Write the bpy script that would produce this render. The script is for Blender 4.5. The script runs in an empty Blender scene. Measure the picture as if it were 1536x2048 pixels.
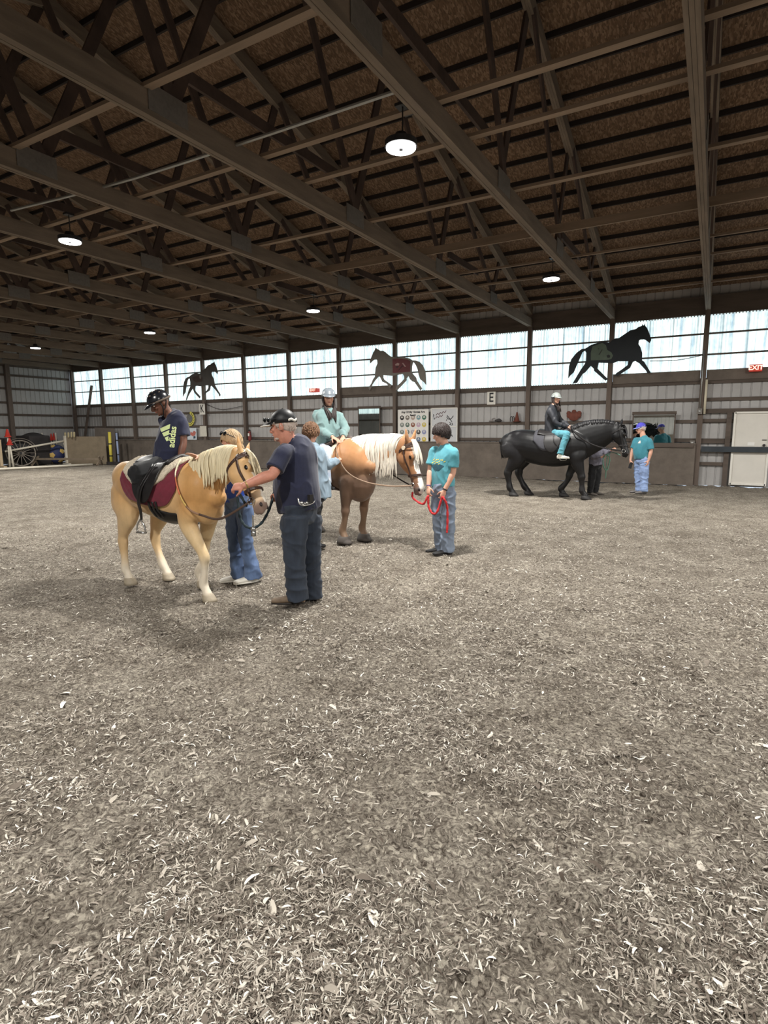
import bpy, bmesh, math, random
import numpy as np
from mathutils import Vector, Matrix, noise
from mathutils.bvhtree import BVHTree

rnd = random.Random(7)
scene = bpy.context.scene
COL = scene.collection
R = math.radians

# ------------------------------------------------------------------ camera, world, exposure
FPX = 1134.6
EYE = 1.62
CAM_YAW, CAM_PITCH, CAM_ROLL = R(30.009), R(8.298), R(-0.276)
cam_d = bpy.data.cameras.new('camera')
cam_d.sensor_fit = 'VERTICAL'
cam_d.sensor_height = 24.0
cam_d.lens = FPX / 2048 * 24.0
cam_d.clip_end = 200
cam = bpy.data.objects.new('camera', cam_d)
COL.objects.link(cam)
CF = Vector((-math.sin(CAM_YAW) * math.cos(CAM_PITCH), math.cos(CAM_YAW) * math.cos(CAM_PITCH), -math.sin(CAM_PITCH)))
_r0 = Vector((math.cos(CAM_YAW), math.sin(CAM_YAW), 0))
_u0 = _r0.cross(CF)
CR = math.cos(CAM_ROLL) * _r0 + math.sin(CAM_ROLL) * _u0
CU = CR.cross(CF)
CP = Vector((0, 0, EYE))
_m = Matrix((CR, CU, -CF)).transposed().to_4x4()
_m.translation = CP
cam.matrix_world = _m
scene.camera = cam

scene.view_settings.view_transform = 'Standard'
scene.view_settings.look = 'None'
scene.view_settings.gamma = 1.0
scene.view_settings.use_curve_mapping = False
scene.view_settings.exposure = 0.0

world = bpy.data.worlds.new('sky')
scene.world = world
world.use_nodes = True
world.node_tree.nodes['Background'].inputs['Color'].default_value = (0.75, 0.87, 1.0, 1)
world.node_tree.nodes['Background'].inputs['Strength'].default_value = 1.0

LAMP_W = 320.0
WINDOW_E = 1.12

# ------------------------------------------------------------------ place dimensions (metres)
BAY = 2.438
WX0 = -29.626            # corner post of the window wall
WY = 18.30               # inner face of the posts of the window wall
ENDX = 14.0
NEARY = -5.7
RIDGE = 6.3
EAVE_B, EAVE_T = 5.15, 0.285


def ray(px, py):
    return ((px - 768) / FPX) * CR - ((py - 1024) / FPX) * CU + CF


def wall_xz(px, py, y=WY):
    d = ray(px, py)
    p = CP + d * (y / d.y)
    return p.x, p.z


def ground(px, py, z=0.0):
    d = ray(px, py)
    return CP + d * ((z - EYE) / d.z)


class Stand:
    """a figure's standing spot: metric offsets right / away / up of it"""
    def __init__(self, px=0, py=0, world=None):
        g = Vector(world) if world is not None else ground(px, py)
        self.g = Vector((g.x, g.y, 0))
        self.n = Vector((g.x, g.y, 0)).normalized()
        self.r = Vector((self.n.y, -self.n.x, 0))

    def at(self, px, py, dd=0.0):
        d = ray(px, py)
        t = self.n.dot(self.g + self.n * dd - CP) / self.n.dot(d)
        return CP + d * t

    def dir(self, right, away, up=0.0):
        return (self.r * right + self.n * away + Vector((0, 0, up))).normalized()


# ------------------------------------------------------------------ materials
MATS = {}


def srgb(r, g, b):
    f = lambda c: (c / 255 / 12.92) if c / 255 <= 0.04045 else ((c / 255 + 0.055) / 1.055) ** 2.4
    return (f(r), f(g), f(b), 1)


def pbr(name, col, rough=0.7, metal=0.0, var=None, bump=None, spec=0.4, col2=None, stretch=None, attr=None, sheen=0.0):
    if name in MATS:
        return MATS[name]
    m = bpy.data.materials.new(name)
    m.use_nodes = True
    nt = m.node_tree
    b = nt.nodes['Principled BSDF']
    c = srgb(*col)
    b.inputs['Base Color'].default_value = c
    b.inputs['Roughness'].default_value = rough
    b.inputs['Metallic'].default_value = metal
    b.inputs['Specular IOR Level'].default_value = spec
    if sheen:
        b.inputs['Sheen Weight'].default_value = sheen
    tc = nt.nodes.new('ShaderNodeTexCoord')
    mp = nt.nodes.new('ShaderNodeMapping')
    nt.links.new(tc.outputs['Object'], mp.inputs['Vector'])
    if stretch:
        mp.inputs['Scale'].default_value = stretch
    src = None
    if attr:
        a = nt.nodes.new('ShaderNodeAttribute')
        a.attribute_name = attr
        src = a.outputs['Color']
        nt.links.new(src, b.inputs['Base Color'])
    if var:
        n = nt.nodes.new('ShaderNodeTexNoise')
        n.inputs['Scale'].default_value = var[0]
        n.inputs['Detail'].default_value = 5
        n.inputs['Roughness'].default_value = 0.65
        nt.links.new(mp.outputs['Vector'], n.inputs['Vector'])
        rp = nt.nodes.new('ShaderNodeValToRGB')
        rp.color_ramp.elements[0].position = 0.3
        rp.color_ramp.elements[1].position = 0.7
        if src is not None:
            rp.color_ramp.elements[0].color = (1 - var[1],) * 3 + (1,)
            rp.color_ramp.elements[1].color = (1 + var[1] * 0.4,) * 3 + (1,)
            mx = nt.nodes.new('ShaderNodeMix')
            mx.data_type = 'RGBA'
            mx.blend_type = 'MULTIPLY'
            mx.inputs['Factor'].default_value = 1
            nt.links.new(src, mx.inputs['A'])
            nt.links.new(rp.outputs['Color'], mx.inputs['B'])
            nt.links.new(mx.outputs['Result'], b.inputs['Base Color'])
        else:
            k = var[1]
            lo = srgb(*col2) if col2 else tuple(x * (1 - k) for x in c[:3]) + (1,)
            hi = tuple(min(1, x * (1 + k * 0.6)) for x in c[:3]) + (1,)
            rp.color_ramp.elements[0].color = lo
            rp.color_ramp.elements[1].color = hi
            nt.links.new(n.outputs['Fac'], rp.inputs['Fac'])
            nt.links.new(rp.outputs['Color'], b.inputs['Base Color'])
        nt.links.new(n.outputs['Fac'], rp.inputs['Fac'])
    if bump:
        n2 = nt.nodes.new('ShaderNodeTexNoise')
        n2.inputs['Scale'].default_value = bump[0]
        n2.inputs['Detail'].default_value = 4
        nt.links.new(mp.outputs['Vector'], n2.inputs['Vector'])
        bp = nt.nodes.new('ShaderNodeBump')
        bp.inputs['Strength'].default_value = bump[1]
        bp.inputs['Distance'].default_value = bump[2] if len(bump) > 2 else 0.01
        nt.links.new(n2.outputs['Fac'], bp.inputs['Height'])
        nt.links.new(bp.outputs['Normal'], b.inputs['Normal'])
    MATS[name] = m
    return m


def glow(name, col, strength):
    if name in MATS:
        return MATS[name]
    m = bpy.data.materials.new(name)
    m.use_nodes = True
    b = m.node_tree.nodes['Principled BSDF']
    b.inputs['Base Color'].default_value = srgb(*col)
    b.inputs['Emission Color'].default_value = srgb(*col)
    b.inputs['Emission Strength'].default_value = strength
    MATS[name] = m
    return m


# ------------------------------------------------------------------ object helpers
def tag(o, label=None, cat=None, group=None, kind=None):
    if label: o['label'] = label
    if cat: o['category'] = cat
    if group: o['group'] = group
    if kind: o['kind'] = kind
    return o


def thing(name, loc, label, cat, group=None):
    o = bpy.data.objects.new(name, None)
    o.empty_display_size = 0.1
    o.location = loc
    COL.objects.link(o)
    return tag(o, label, cat, group)


def origin_of(o):
    v = Vector((0, 0, 0))
    while o is not None:
        v += o.location
        o = o.parent
    return v


def link_mesh(name, me, mat=None, parent=None, smooth=True):
    o = bpy.data.objects.new(name, me)
    COL.objects.link(o)
    if mat is not None:
        me.materials.clear()
        for mm in (mat if isinstance(mat, (list, tuple)) else [mat]):
            me.materials.append(mm)
    if parent is not None:
        o.parent = parent
    if smooth:
        me.polygons.foreach_set('use_smooth', [True] * len(me.polygons))
    return o


def copy_tree(o, parent=None):
    c = o.copy()
    COL.objects.link(c)
    if parent is not None:
        c.parent = parent
    for ch in list(o.children):
        copy_tree(ch, c)
    return c


def crom(pts, k=4):
    """Catmull-Rom resampling of a list of equal-length tuples"""
    a = [np.array(p, float) for p in pts]
    if len(a) < 3 or k < 2:
        return a
    out = []
    for i in range(len(a) - 1):
        p0 = a[max(i - 1, 0)]; p1 = a[i]; p2 = a[i + 1]; p3 = a[min(i + 2, len(a) - 1)]
        for j in range(k):
            t = j / k
            out.append(0.5 * ((2 * p1) + (-p0 + p2) * t + (2 * p0 - 5 * p1 + 4 * p2 - p3) * t * t + (-p0 + 3 * p1 - 3 * p2 + p3) * t ** 3))
    out.append(a[-1])
    return out


class MB:
    """collects shapes in world metres, links them as ONE mesh"""
    def __init__(self):
        self.v = []; self.f = []

    def raw(self, vs, fs):
        o = len(self.v)
        self.v += [Vector(p) for p in vs]
        self.f += [tuple(i + o for i in f) for f in fs]
        return self

    def box(self, c, s, rot=None):
        c = Vector(c); hx, hy, hz = s[0] / 2, s[1] / 2, s[2] / 2
        vs = [Vector((x, y, z)) for x in (-hx, hx) for y in (-hy, hy) for z in (-hz, hz)]
        if rot is not None:
            vs = [rot @ p for p in vs]
        return self.raw([p + c for p in vs], [(0, 1, 3, 2), (4, 6, 7, 5), (0, 4, 5, 1), (2, 3, 7, 6), (0, 2, 6, 4), (1, 5, 7, 3)])

    def beam(self, a, b, w, h, up=(0, 0, 1)):
        """rectangular bar from a to b; h along 'up', w across"""
        a = Vector(a); b = Vector(b); d = (b - a).normalized(); up = Vector(up)
        s = d.cross(up)
        if s.length < 1e-5: s = d.cross(Vector((1, 0, 0)))
        s.normalize(); u = s.cross(d).normalized()
        vs = [p + s * (i * w / 2) + u * (j * h / 2) for p in (a, b) for i in (-1, 1) for j in (-1, 1)]
        return self.raw(vs, [(0, 2, 3, 1), (4, 5, 7, 6), (0, 1, 5, 4), (2, 6, 7, 3), (0, 4, 6, 2), (1, 3, 7, 5)])

    def loft(self, rings, cap=True):
        n = len(rings[0]); o = len(self.v)
        for r in rings:
            self.v += [Vector(p) for p in r]
        for i in range(len(rings) - 1):
            for j in range(n):
                a = o + i * n + j; b = o + i * n + (j + 1) % n
                self.f.append((a, b, b + n, a + n))
        if cap:
            self.f.append(tuple(o + j for j in range(n - 1, -1, -1)))
            e = o + (len(rings) - 1) * n
            self.f.append(tuple(e + j for j in range(n)))
        return self

    def limb(self, pts, rad, n=12, side=None, k=4, round_ends=True, power=2.0):
        """tube through pts; rad = r or (r_side, r_other) per point; side = reference axis"""
        data = []
        for p, r in zip(pts, rad):
            ra, rb = r if isinstance(r, (tuple, list)) else (r, r)
            data.append((p[0], p[1], p[2], ra, rb))
        data = crom(data, k)
        P = [Vector(d[:3]) for d in data]
        if round_ends:
            def ext(p, q, ra, rb):
                d = (p - q).normalized() * min(ra, rb)
                return [(p + d * 0.6, ra * 0.78, rb * 0.78), (p + d * 0.95, ra * 0.35, rb * 0.35)]
            e0 = ext(P[0], P[1], data[0][3], data[0][4]); e1 = ext(P[-1], P[-2], data[-1][3], data[-1][4])
            seq = [e0[1], e0[0]] + [(p, d[3], d[4]) for p, d in zip(P, data)] + [e1[0], e1[1]]
        else:
            seq = [(p, d[3], d[4]) for p, d in zip(P, data)]
        rings = []
        t0 = (seq[1][0] - seq[0][0]).normalized()
        s = Vector(side) if side is not None else Vector((0.31, 0.82, 0.47))
        for i, (p, ra, rb) in enumerate(seq):
            a = seq[max(i - 1, 0)][0]; b = seq[min(i + 1, len(seq) - 1)][0]
            t = (b - a)
            t = t.normalized() if t.length > 1e-7 else t0
            s2 = s - t * s.dot(t)
            if s2.length < 1e-3:
                s2 = t.orthogonal()
            s2.normalize()
            if side is None: s = s2
            o2 = t.cross(s2)
            ring = []
            for j in range(n):
                an = 2 * math.pi * j / n
                cx, sy = math.cos(an), math.sin(an)
                if power != 2.0:
                    cx = math.copysign(abs(cx) ** (2 / power), cx); sy = math.copysign(abs(sy) ** (2 / power), sy)
                ring.append(p + s2 * (ra * cx) + o2 * (rb * sy))
            rings.append(ring)
        return self.loft(rings)

    def tube(self, pts, r, n=8, k=4):
        rr = r if isinstance(r, (list, tuple)) else [r] * len(pts)
        return self.limb(pts, rr, n=n, k=k, round_ends=False)

    def ell(self, c, rx, ry=None, rz=None, axes=None, nu=16, nv=10):
        ry = ry or rx; rz = rz or rx; c = Vector(c)
        ax = axes or (Vector((1, 0, 0)), Vector((0, 1, 0)), Vector((0, 0, 1)))
        rings = []
        for i in range(nv + 1):
            t = -math.pi / 2 + math.pi * (0.03 + 0.94 * i / nv)
            rings.append([c + ax[0] * (rx * math.cos(t) * math.cos(2 * math.pi * j / nu)) + ax[1] * (ry * math.cos(t) * math.sin(2 * math.pi * j / nu)) + ax[2] * (rz * math.sin(t)) for j in range(nu)])
        return self.loft(rings)

    def prism(self, poly, frame, th):
        """poly in 2D, frame = (origin, x axis, y axis); extruded by th along x cross y, ear-clipped caps"""
        o, X, Y = (Vector(q) for q in frame)
        N = X.cross(Y).normalized()
        n = len(poly)
        base = [o + X * p[0] + Y * p[1] for p in poly]
        from mathutils.geometry import tessellate_polygon
        tris = tessellate_polygon([[Vector((p[0], p[1], 0)) for p in poly]])
        fs = [tuple(t) for t in tris] + [tuple(i + n for i in reversed(t)) for t in tris]
        fs += [(i, (i + 1) % n, (i + 1) % n + n, i + n) for i in range(n)]
        return self.raw(base + [p + N * th for p in base], fs)

    def cyl(self, a, b, r, n=16, r2=None):
        a = Vector(a); b = Vector(b); t = (b - a).normalized(); s = t.orthogonal().normalized(); u = t.cross(s)
        r2 = r if r2 is None else r2
        return self.loft([[p + (s * math.cos(2 * math.pi * j / n) + u * math.sin(2 * math.pi * j / n)) * q for j in range(n)] for p, q in ((a, r), (b, r2))])

    def mesh(self, name, off=Vector((0, 0, 0))):
        me = bpy.data.meshes.new(name)
        me.from_pydata([tuple(p - off) for p in self.v], [], self.f)
        bm = bmesh.new(); bm.from_mesh(me)
        bmesh.ops.recalc_face_normals(bm, faces=bm.faces)
        bm.to_mesh(me); bm.free()
        return me

    def build(self, name, mat, parent=None, smooth=False, at=None):
        off = origin_of(parent) if parent is not None else Vector((0, 0, 0))
        if at is not None: off = Vector(at)
        o = link_mesh(name, self.mesh(name, off), mat, parent, smooth)
        if at is not None: o.location = at
        return o

    def fused(self, name, mat, parent=None, voxel=0.01, smooth=4, post=None):
        """one continuous skin over every shape collected"""
        off = origin_of(parent) if parent is not None else Vector((0, 0, 0))
        t = bpy.data.objects.new('tmp', self.mesh('tmp', off))
        COL.objects.link(t)
        md = t.modifiers.new('r', 'REMESH'); md.mode = 'VOXEL'; md.voxel_size = voxel; md.adaptivity = 0
        if smooth:
            sm = t.modifiers.new('s', 'SMOOTH'); sm.factor = 0.5; sm.iterations = smooth
        dg = bpy.context.evaluated_depsgraph_get()
        me = bpy.data.meshes.new_from_object(t.evaluated_get(dg))
        me.name = name
        old = t.data
        bpy.data.objects.remove(t); bpy.data.meshes.remove(old)
        if post: post(me, off)
        return link_mesh(name, me, mat, parent, True)


def displace(me, fn, off):
    """move verts along normals by fn(world point, normal)"""
    n = len(me.vertices)
    co = np.empty(n * 3); me.vertices.foreach_get('co', co); co = co.reshape(-1, 3)
    no = np.array([v.normal[:] for v in me.vertices])
    d = np.array([fn(Vector(c) + off, Vector(m)) for c, m in zip(co, no)])
    co = co + no * d[:, None]
    me.vertices.foreach_set('co', co.ravel()); me.update()


def paint(me, fn, off, name='Col'):
    a = me.color_attributes.new(name, 'FLOAT_COLOR', 'POINT')
    n = len(me.vertices)
    co = np.empty(n * 3); me.vertices.foreach_get('co', co); co = co.reshape(-1, 3)
    out = np.ones((n, 4), dtype=np.float32)
    for i in range(n):
        out[i, :3] = fn(Vector(co[i]) + off)
    a.data.foreach_set('color', out.ravel())


def text_shape(body, size, bold=0.0, width=1.0):
    """2D outline mesh of lettering: verts (x, y), faces; centred"""
    cu = bpy.data.curves.new('t', 'FONT'); cu.body = body; cu.size = size; cu.offset = bold
    cu.align_x = 'CENTER'; cu.align_y = 'CENTER'; cu.resolution_u = 4
    ob = bpy.data.objects.new('t', cu); COL.objects.link(ob)
    dg = bpy.context.evaluated_depsgraph_get()
    me = bpy.data.meshes.new_from_object(ob.evaluated_get(dg))
    vs = [(v.co.x * width, v.co.y) for v in me.vertices]; fs = [tuple(p.vertices) for p in me.polygons]
    bpy.data.objects.remove(ob); bpy.data.curves.remove(cu); bpy.data.meshes.remove(me)
    return vs, fs


def flat_text(mb, body, o, X, Y, size, bold=0.0, width=1.0, th=0.002):
    vs, fs = text_shape(body, size, bold, width)
    o, X, Y = Vector(o), Vector(X), Vector(Y); N = X.cross(Y)
    n = len(vs)
    a = [o + X * p[0] + Y * p[1] + N * th for p in vs]
    return mb.raw(a, fs)
# ------------------------------------------------------------------ structure: materials
M_POST = pbr('post_timber', (104, 92, 84), 0.85, var=(6, .35), bump=(30, .3), stretch=(1, 1, .15))
M_GIRT = pbr('girt_timber', (92, 82, 75), 0.9, var=(5, .35), stretch=(.15, 1, 1))
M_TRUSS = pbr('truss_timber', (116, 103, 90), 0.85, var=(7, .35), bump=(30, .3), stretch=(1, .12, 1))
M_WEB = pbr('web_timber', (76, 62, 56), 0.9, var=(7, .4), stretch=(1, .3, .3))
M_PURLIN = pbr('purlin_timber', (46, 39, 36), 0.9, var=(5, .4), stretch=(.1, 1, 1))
M_BRACE = pbr('brace_timber', (134, 116, 99), 0.85, var=(6, .3), stretch=(.1, 1, 1))
M_KICK = pbr('kick_board', (106, 97, 89), 0.85, var=(2.2, .28), bump=(40, .15))
M_STEEL = pbr('wall_steel', (170, 168, 167), 0.5, var=(1.5, .14), spec=.5)
M_PLATE = pbr('gusset_steel', (118, 113, 108), 0.55, metal=.3, var=(20, .2))
M_WHITE = pbr('white_paint', (225, 222, 214), 0.55, var=(4, .08))
M_BLACK = pbr('black_paint', (24, 25, 28), 0.5)
M_RED = pbr('red_plastic', (196, 60, 48), 0.5)
M_GALV = pbr('conduit_metal', (165, 165, 162), 0.4, metal=.6)


def osb():
    m = pbr('osb_board', (128, 104, 84), 0.9)
    nt = m.node_tree; b = nt.nodes['Principled BSDF']
    tc = nt.nodes.new('ShaderNodeTexCoord')
    mp = nt.nodes.new('ShaderNodeMapping'); mp.inputs['Scale'].default_value = (26, 9, 9)
    nt.links.new(tc.outputs['Object'], mp.inputs['Vector'])
    ns = nt.nodes.new('ShaderNodeTexNoise'); ns.inputs['Scale'].default_value = 2.0
    nt.links.new(mp.outputs['Vector'], ns.inputs['Vector'])
    mxv = nt.nodes.new('ShaderNodeMix'); mxv.data_type = 'VECTOR'; mxv.inputs['Factor'].default_value = .25
    nt.links.new(mp.outputs['Vector'], mxv.inputs['A']); nt.links.new(ns.outputs['Color'], mxv.inputs['B'])
    v = nt.nodes.new('ShaderNodeTexVoronoi'); v.inputs['Scale'].default_value = 2.6
    nt.links.new(mxv.outputs['Result'], v.inputs['Vector'])
    rp = nt.nodes.new('ShaderNodeValToRGB')
    rp.color_ramp.elements[0].color = srgb(100, 79, 62); rp.color_ramp.elements[1].color = srgb(158, 131, 107)
    rp.color_ramp.elements.new(.5).color = srgb(124, 98, 76)
    sep = nt.nodes.new('ShaderNodeSeparateColor')
    nt.links.new(v.outputs['Color'], sep.inputs['Color']); nt.links.new(sep.outputs['Red'], rp.inputs['Fac'])
    big = nt.nodes.new('ShaderNodeTexNoise'); big.inputs['Scale'].default_value = .5; big.inputs['Detail'].default_value = 4
    nt.links.new(tc.outputs['Object'], big.inputs['Vector'])
    mx = nt.nodes.new('ShaderNodeMix'); mx.data_type = 'RGBA'; mx.blend_type = 'MULTIPLY'; mx.inputs['Factor'].default_value = .55
    nt.links.new(rp.outputs['Color'], mx.inputs['A']); nt.links.new(big.outputs['Fac'], mx.inputs['B'])
    nt.links.new(mx.outputs['Result'], b.inputs['Base Color'])
    return m


def window_mat():
    m = bpy.data.materials.new('translucent_panel'); m.use_nodes = True
    nt = m.node_tree; b = nt.nodes['Principled BSDF']
    b.inputs['Base Color'].default_value = srgb(200, 215, 218); b.inputs['Roughness'].default_value = .4
    tc = nt.nodes.new('ShaderNodeTexCoord')
    mp = nt.nodes.new('ShaderNodeMapping'); mp.inputs['Scale'].default_value = (17, 1, .55)
    nt.links.new(tc.outputs['Object'], mp.inputs['Vector'])
    n = nt.nodes.new('ShaderNodeTexNoise'); n.inputs['Scale'].default_value = 1.0; n.inputs['Detail'].default_value = 3
    nt.links.new(mp.outputs['Vector'], n.inputs['Vector'])
    n2 = nt.nodes.new('ShaderNodeTexNoise'); n2.inputs['Scale'].default_value = 9.0; n2.inputs['Detail'].default_value = 4
    nt.links.new(tc.outputs['Object'], n2.inputs['Vector'])
    ad = nt.nodes.new('ShaderNodeMath'); ad.operation = 'MULTIPLY_ADD'; ad.inputs[1].default_value = .35
    nt.links.new(n2.outputs['Fac'], ad.inputs[0]); nt.links.new(n.outputs['Fac'], ad.inputs[2])
    rp = nt.nodes.new('ShaderNodeValToRGB')
    rp.color_ramp.elements[0].position = .42; rp.color_ramp.elements[0].color = srgb(140, 168, 184)
    rp.color_ramp.elements[1].position = .78; rp.color_ramp.elements[1].color = srgb(240, 255, 252)
    nt.links.new(ad.outputs[0], rp.inputs['Fac'])
    wv = nt.nodes.new('ShaderNodeTexWave'); wv.wave_type = 'BANDS'; wv.bands_direction = 'X'; wv.inputs['Scale'].default_value = .52; wv.inputs['Distortion'].default_value = .15
    nt.links.new(tc.outputs['Object'], wv.inputs['Vector'])
    r2 = nt.nodes.new('ShaderNodeValToRGB'); r2.color_ramp.elements[0].position = .0; r2.color_ramp.elements[0].color = (.42, .45, .47, 1)
    r2.color_ramp.elements[1].position = .022; r2.color_ramp.elements[1].color = (1, 1, 1, 1)
    nt.links.new(wv.outputs['Fac'], r2.inputs['Fac'])
    mx = nt.nodes.new('ShaderNodeMix'); mx.data_type = 'RGBA'; mx.blend_type = 'MULTIPLY'; mx.inputs['Factor'].default_value = 1
    nt.links.new(rp.outputs['Color'], mx.inputs['A']); nt.links.new(r2.outputs['Color'], mx.inputs['B'])
    nt.links.new(mx.outputs['Result'], b.inputs['Emission Color'])
    b.inputs['Emission Strength'].default_value = WINDOW_E
    return m


M_OSB = osb()
M_WIN = window_mat()

# ------------------------------------------------------------------ walls, roof, floor
_n = [0]


def struct(name, mb, mat, smooth=False):
    return tag(mb.build(name, mat, smooth=smooth), kind='structure')


def trim(mb, mat):
    _n[0] += 1
    return struct('trim_%d' % _n[0], mb, mat)


def rib_profile(x0, x1, pitch=0.2286):
    pts = []; x = x0
    while x < x1:
        pts += [(x, 0), (x + pitch - .045, 0), (x + pitch - .03, .022), (x + pitch - .015, .022)]
        x += pitch
    return [(min(a, x1), b) for a, b in pts] + [(x1, 0)]


def ribbed(mb, x0, x1, z0, z1, y, flip=1, pitch=0.2286, swap=False):
    """ribbed sheet in a vertical plane; swap = runs along y instead of x"""
    p = rib_profile(x0, x1, pitch)
    f = (lambda a, b, z: (y + b * flip, a, z)) if swap else (lambda a, b, z: (a, y + b * flip, z))
    vs = [f(a, b, z) for z in (z0, z1) for a, b in p]; n = len(p)
    mb.raw(vs, [(i, i + 1, n + i + 1, n + i) for i in range(n - 1)])


PANEL_Y = WY + .19
wb = MB(); ribbed(wb, WX0 - .2, ENDX, 0, 2.99, PANEL_Y, 1); ribbed(wb, WX0 - .2, ENDX, 4.66, 5.6, PANEL_Y, 1)
struct('wall_back', wb, M_STEEL)
wl = MB(); ribbed(wl, NEARY - .2, WY + .2, 0, 5.6, WX0 - .2, -1, swap=True)
wl.raw([(WX0 - .2, NEARY, 5.5), (WX0 - .2, WY + .2, 5.5), (WX0 - .2, RIDGE, 9.2)], [(0, 1, 2)])
struct('wall_left', wl, M_STEEL)
wr = MB(); ribbed(wr, NEARY - .2, WY + .2, 0, 5.6, ENDX, 1, swap=True)
wr.raw([(ENDX, NEARY, 5.5), (ENDX, WY + .2, 5.5), (ENDX, RIDGE, 9.2)], [(0, 1, 2)])
struct('wall_right', wr, M_STEEL)
wf = MB(); ribbed(wf, WX0 - .2, ENDX, 0, 2.99, NEARY - .19, -1); ribbed(wf, WX0 - .2, ENDX, 4.66, 5.6, NEARY - .19, -1); ribbed(wf, WX0 + 4 * BAY, ENDX, 2.99, 4.66, NEARY - .19, -1)
struct('wall_front', wf, M_STEEL)


def deck_z(y):
    return EAVE_B + .245 + .09 + EAVE_T * (WY - y) if y >= RIDGE else EAVE_B + .335 + EAVE_T * (WY - RIDGE) - EAVE_T * (RIDGE - y)


cl = MB()
for ya, yb in ((WY + .5, RIDGE), (RIDGE, NEARY - .5)):
    za, zb = deck_z(ya), deck_z(yb)
    cl.raw([(WX0 - .4, ya, za), (ENDX + .2, ya, za), (ENDX + .2, yb, zb), (WX0 - .4, yb, zb)], [(0, 1, 2, 3)])
    cl.raw([(WX0 - .4, ya, za + .05), (ENDX + .2, ya, za + .05), (ENDX + .2, yb, zb + .05), (WX0 - .4, yb, zb + .05)], [(0, 1, 2, 3)])
struct('ceiling', cl, M_OSB)

# windows: one translucent panel per bay
WIDE = (7, 11, 12)
NB = 17
for i in range(NB):
    x0 = WX0 + i * BAY; zb = 3.2 if i in WIDE else 2.97
    w = MB(); ribbed(w, x0, x0 + BAY, zb - .03, 4.7, PANEL_Y - .01, 1, pitch=.0762)
    struct('window_%d' % (i + 1), w, M_WIN)
for i in range(4):
    x0 = WX0 + i * BAY
    w = MB(); ribbed(w, x0, x0 + BAY, 2.94, 4.7, NEARY - .18, -1, pitch=.0762)
    struct('window_%d' % (i + 1 + NB), w, M_WIN)

# girts of the window wall, header boards, kick wall
GY = WY + .155
for z, h in ((1.27, .10), (1.80, .09), (2.40, .09)):
    trim(MB().box(((WX0 + ENDX) / 2, GY, z), (ENDX - WX0, .04, h)), M_GIRT)
for z in (3.62, 4.18):
    trim(MB().box(((WX0 + ENDX) / 2, GY - .01, z), (ENDX - WX0, .09, .04)), M_GIRT)
trim(MB().box(((WX0 + ENDX) / 2, GY, 2.90), (ENDX - WX0, .045, .14)), M_GIRT)
for i in WIDE:
    trim(MB().box((WX0 + (i + .5) * BAY, WY + .12, 3.06), (BAY - .15, .03, .29)), M_KICK)
trim(MB().box(((WX0 + ENDX) / 2, WY + .1, 4.93), (ENDX - WX0, .05, .50)), M_GIRT)
kx1 = WX0 + 12 * BAY - .06
kb = MB(); kb.box(((WX0 + kx1) / 2, WY - .05, .575), (kx1 - WX0, .05, 1.15))
kb.box(((WX0 + kx1) / 2, WY, 1.17), (kx1 - WX0, .20, .035))
struct('baseboard_back', kb, M_KICK)
trim(MB().box(((kx1 - 2.4), WY - .09, 1.13), (4.7, .04, .13)), M_GIRT)
# near wall and right wall girts and kick boards (seen only in the mirrors)
trim(MB().box(((WX0 + ENDX) / 2, NEARY - .1, 2.4), (ENDX - WX0, .05, .1)), M_GIRT)
trim(MB().box(((WX0 + ENDX) / 2, NEARY + .02, .6), (ENDX - WX0, .05, 1.2)), M_KICK)
# left end wall girts, posts and top beam
for z in (1.79, 2.41, 2.99, 3.66, 4.30):
    trim(MB().box((WX0 - .16, (NEARY + WY) / 2, z), (.04, WY - NEARY, .10)), M_GIRT)
trim(MB().box((WX0 - .1, (NEARY + WY) / 2, 4.86), (.06, WY - NEARY, .32)), M_GIRT)

NEARBY = ['in the far left corner', 'next after the far left corner post', 'third from the far left corner', 'left of the small dark horse silhouette',
          'carrying the letter K', 'with a fire extinguisher at its foot', 'behind the man in the black cap',
          'behind the girl in the grey helmet', 'behind the middle horse silhouette with the red blanket', 'right of the whiteboard', 'right of the letter E',
          'behind the large black horse silhouette', 'left of the white door with a conduit on it', 'right of the white door']
for i, w in enumerate(NEARBY):
    x = WX0 + i * BAY
    p = MB().box((0, .07, 2.6), (.13, .14, 5.2))
    o = p.build('wall_post', M_POST); o.location = (x, WY, 0)
    tag(o, 'brown wall post ' + w, 'post', 'posts of the window wall')
for k, y in enumerate((15.18, 12.1, 9.0)):
    o = MB().box((0, 0, 2.5), (.16, .2, 5.0)).build('wall_post', M_POST); o.location = (WX0 - .06, y, 0)
    tag(o, ['brown timber post on the left end wall behind the carriage', 'brown timber post on the left end wall, second from the corner', 'brown timber post on the left end wall, third from the corner'][k], 'post', 'posts of the left end wall')
o = MB().beam((WX0 + 1.9, WY - .1, 3.9), (WX0 + .95, WY - .1, 1.2), .05, .12, up=(0, 1, 0)).build('diagonal_brace', M_POST)
tag(o, 'slanting brown timber brace beside the far left corner window', 'brace')

# ------------------------------------------------------------------ roof trusses
BN = [14.8, 11.5, 8.2, 4.6, 1.1, -2.2]
TN = [15.4, 12.2, 9.3, RIDGE, 3.3, .4, -2.8]


def tz(y):
    return EAVE_B + EAVE_T * (WY - y) if y >= RIDGE else EAVE_B + EAVE_T * (WY - RIDGE) - EAVE_T * (RIDGE - y)


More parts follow.
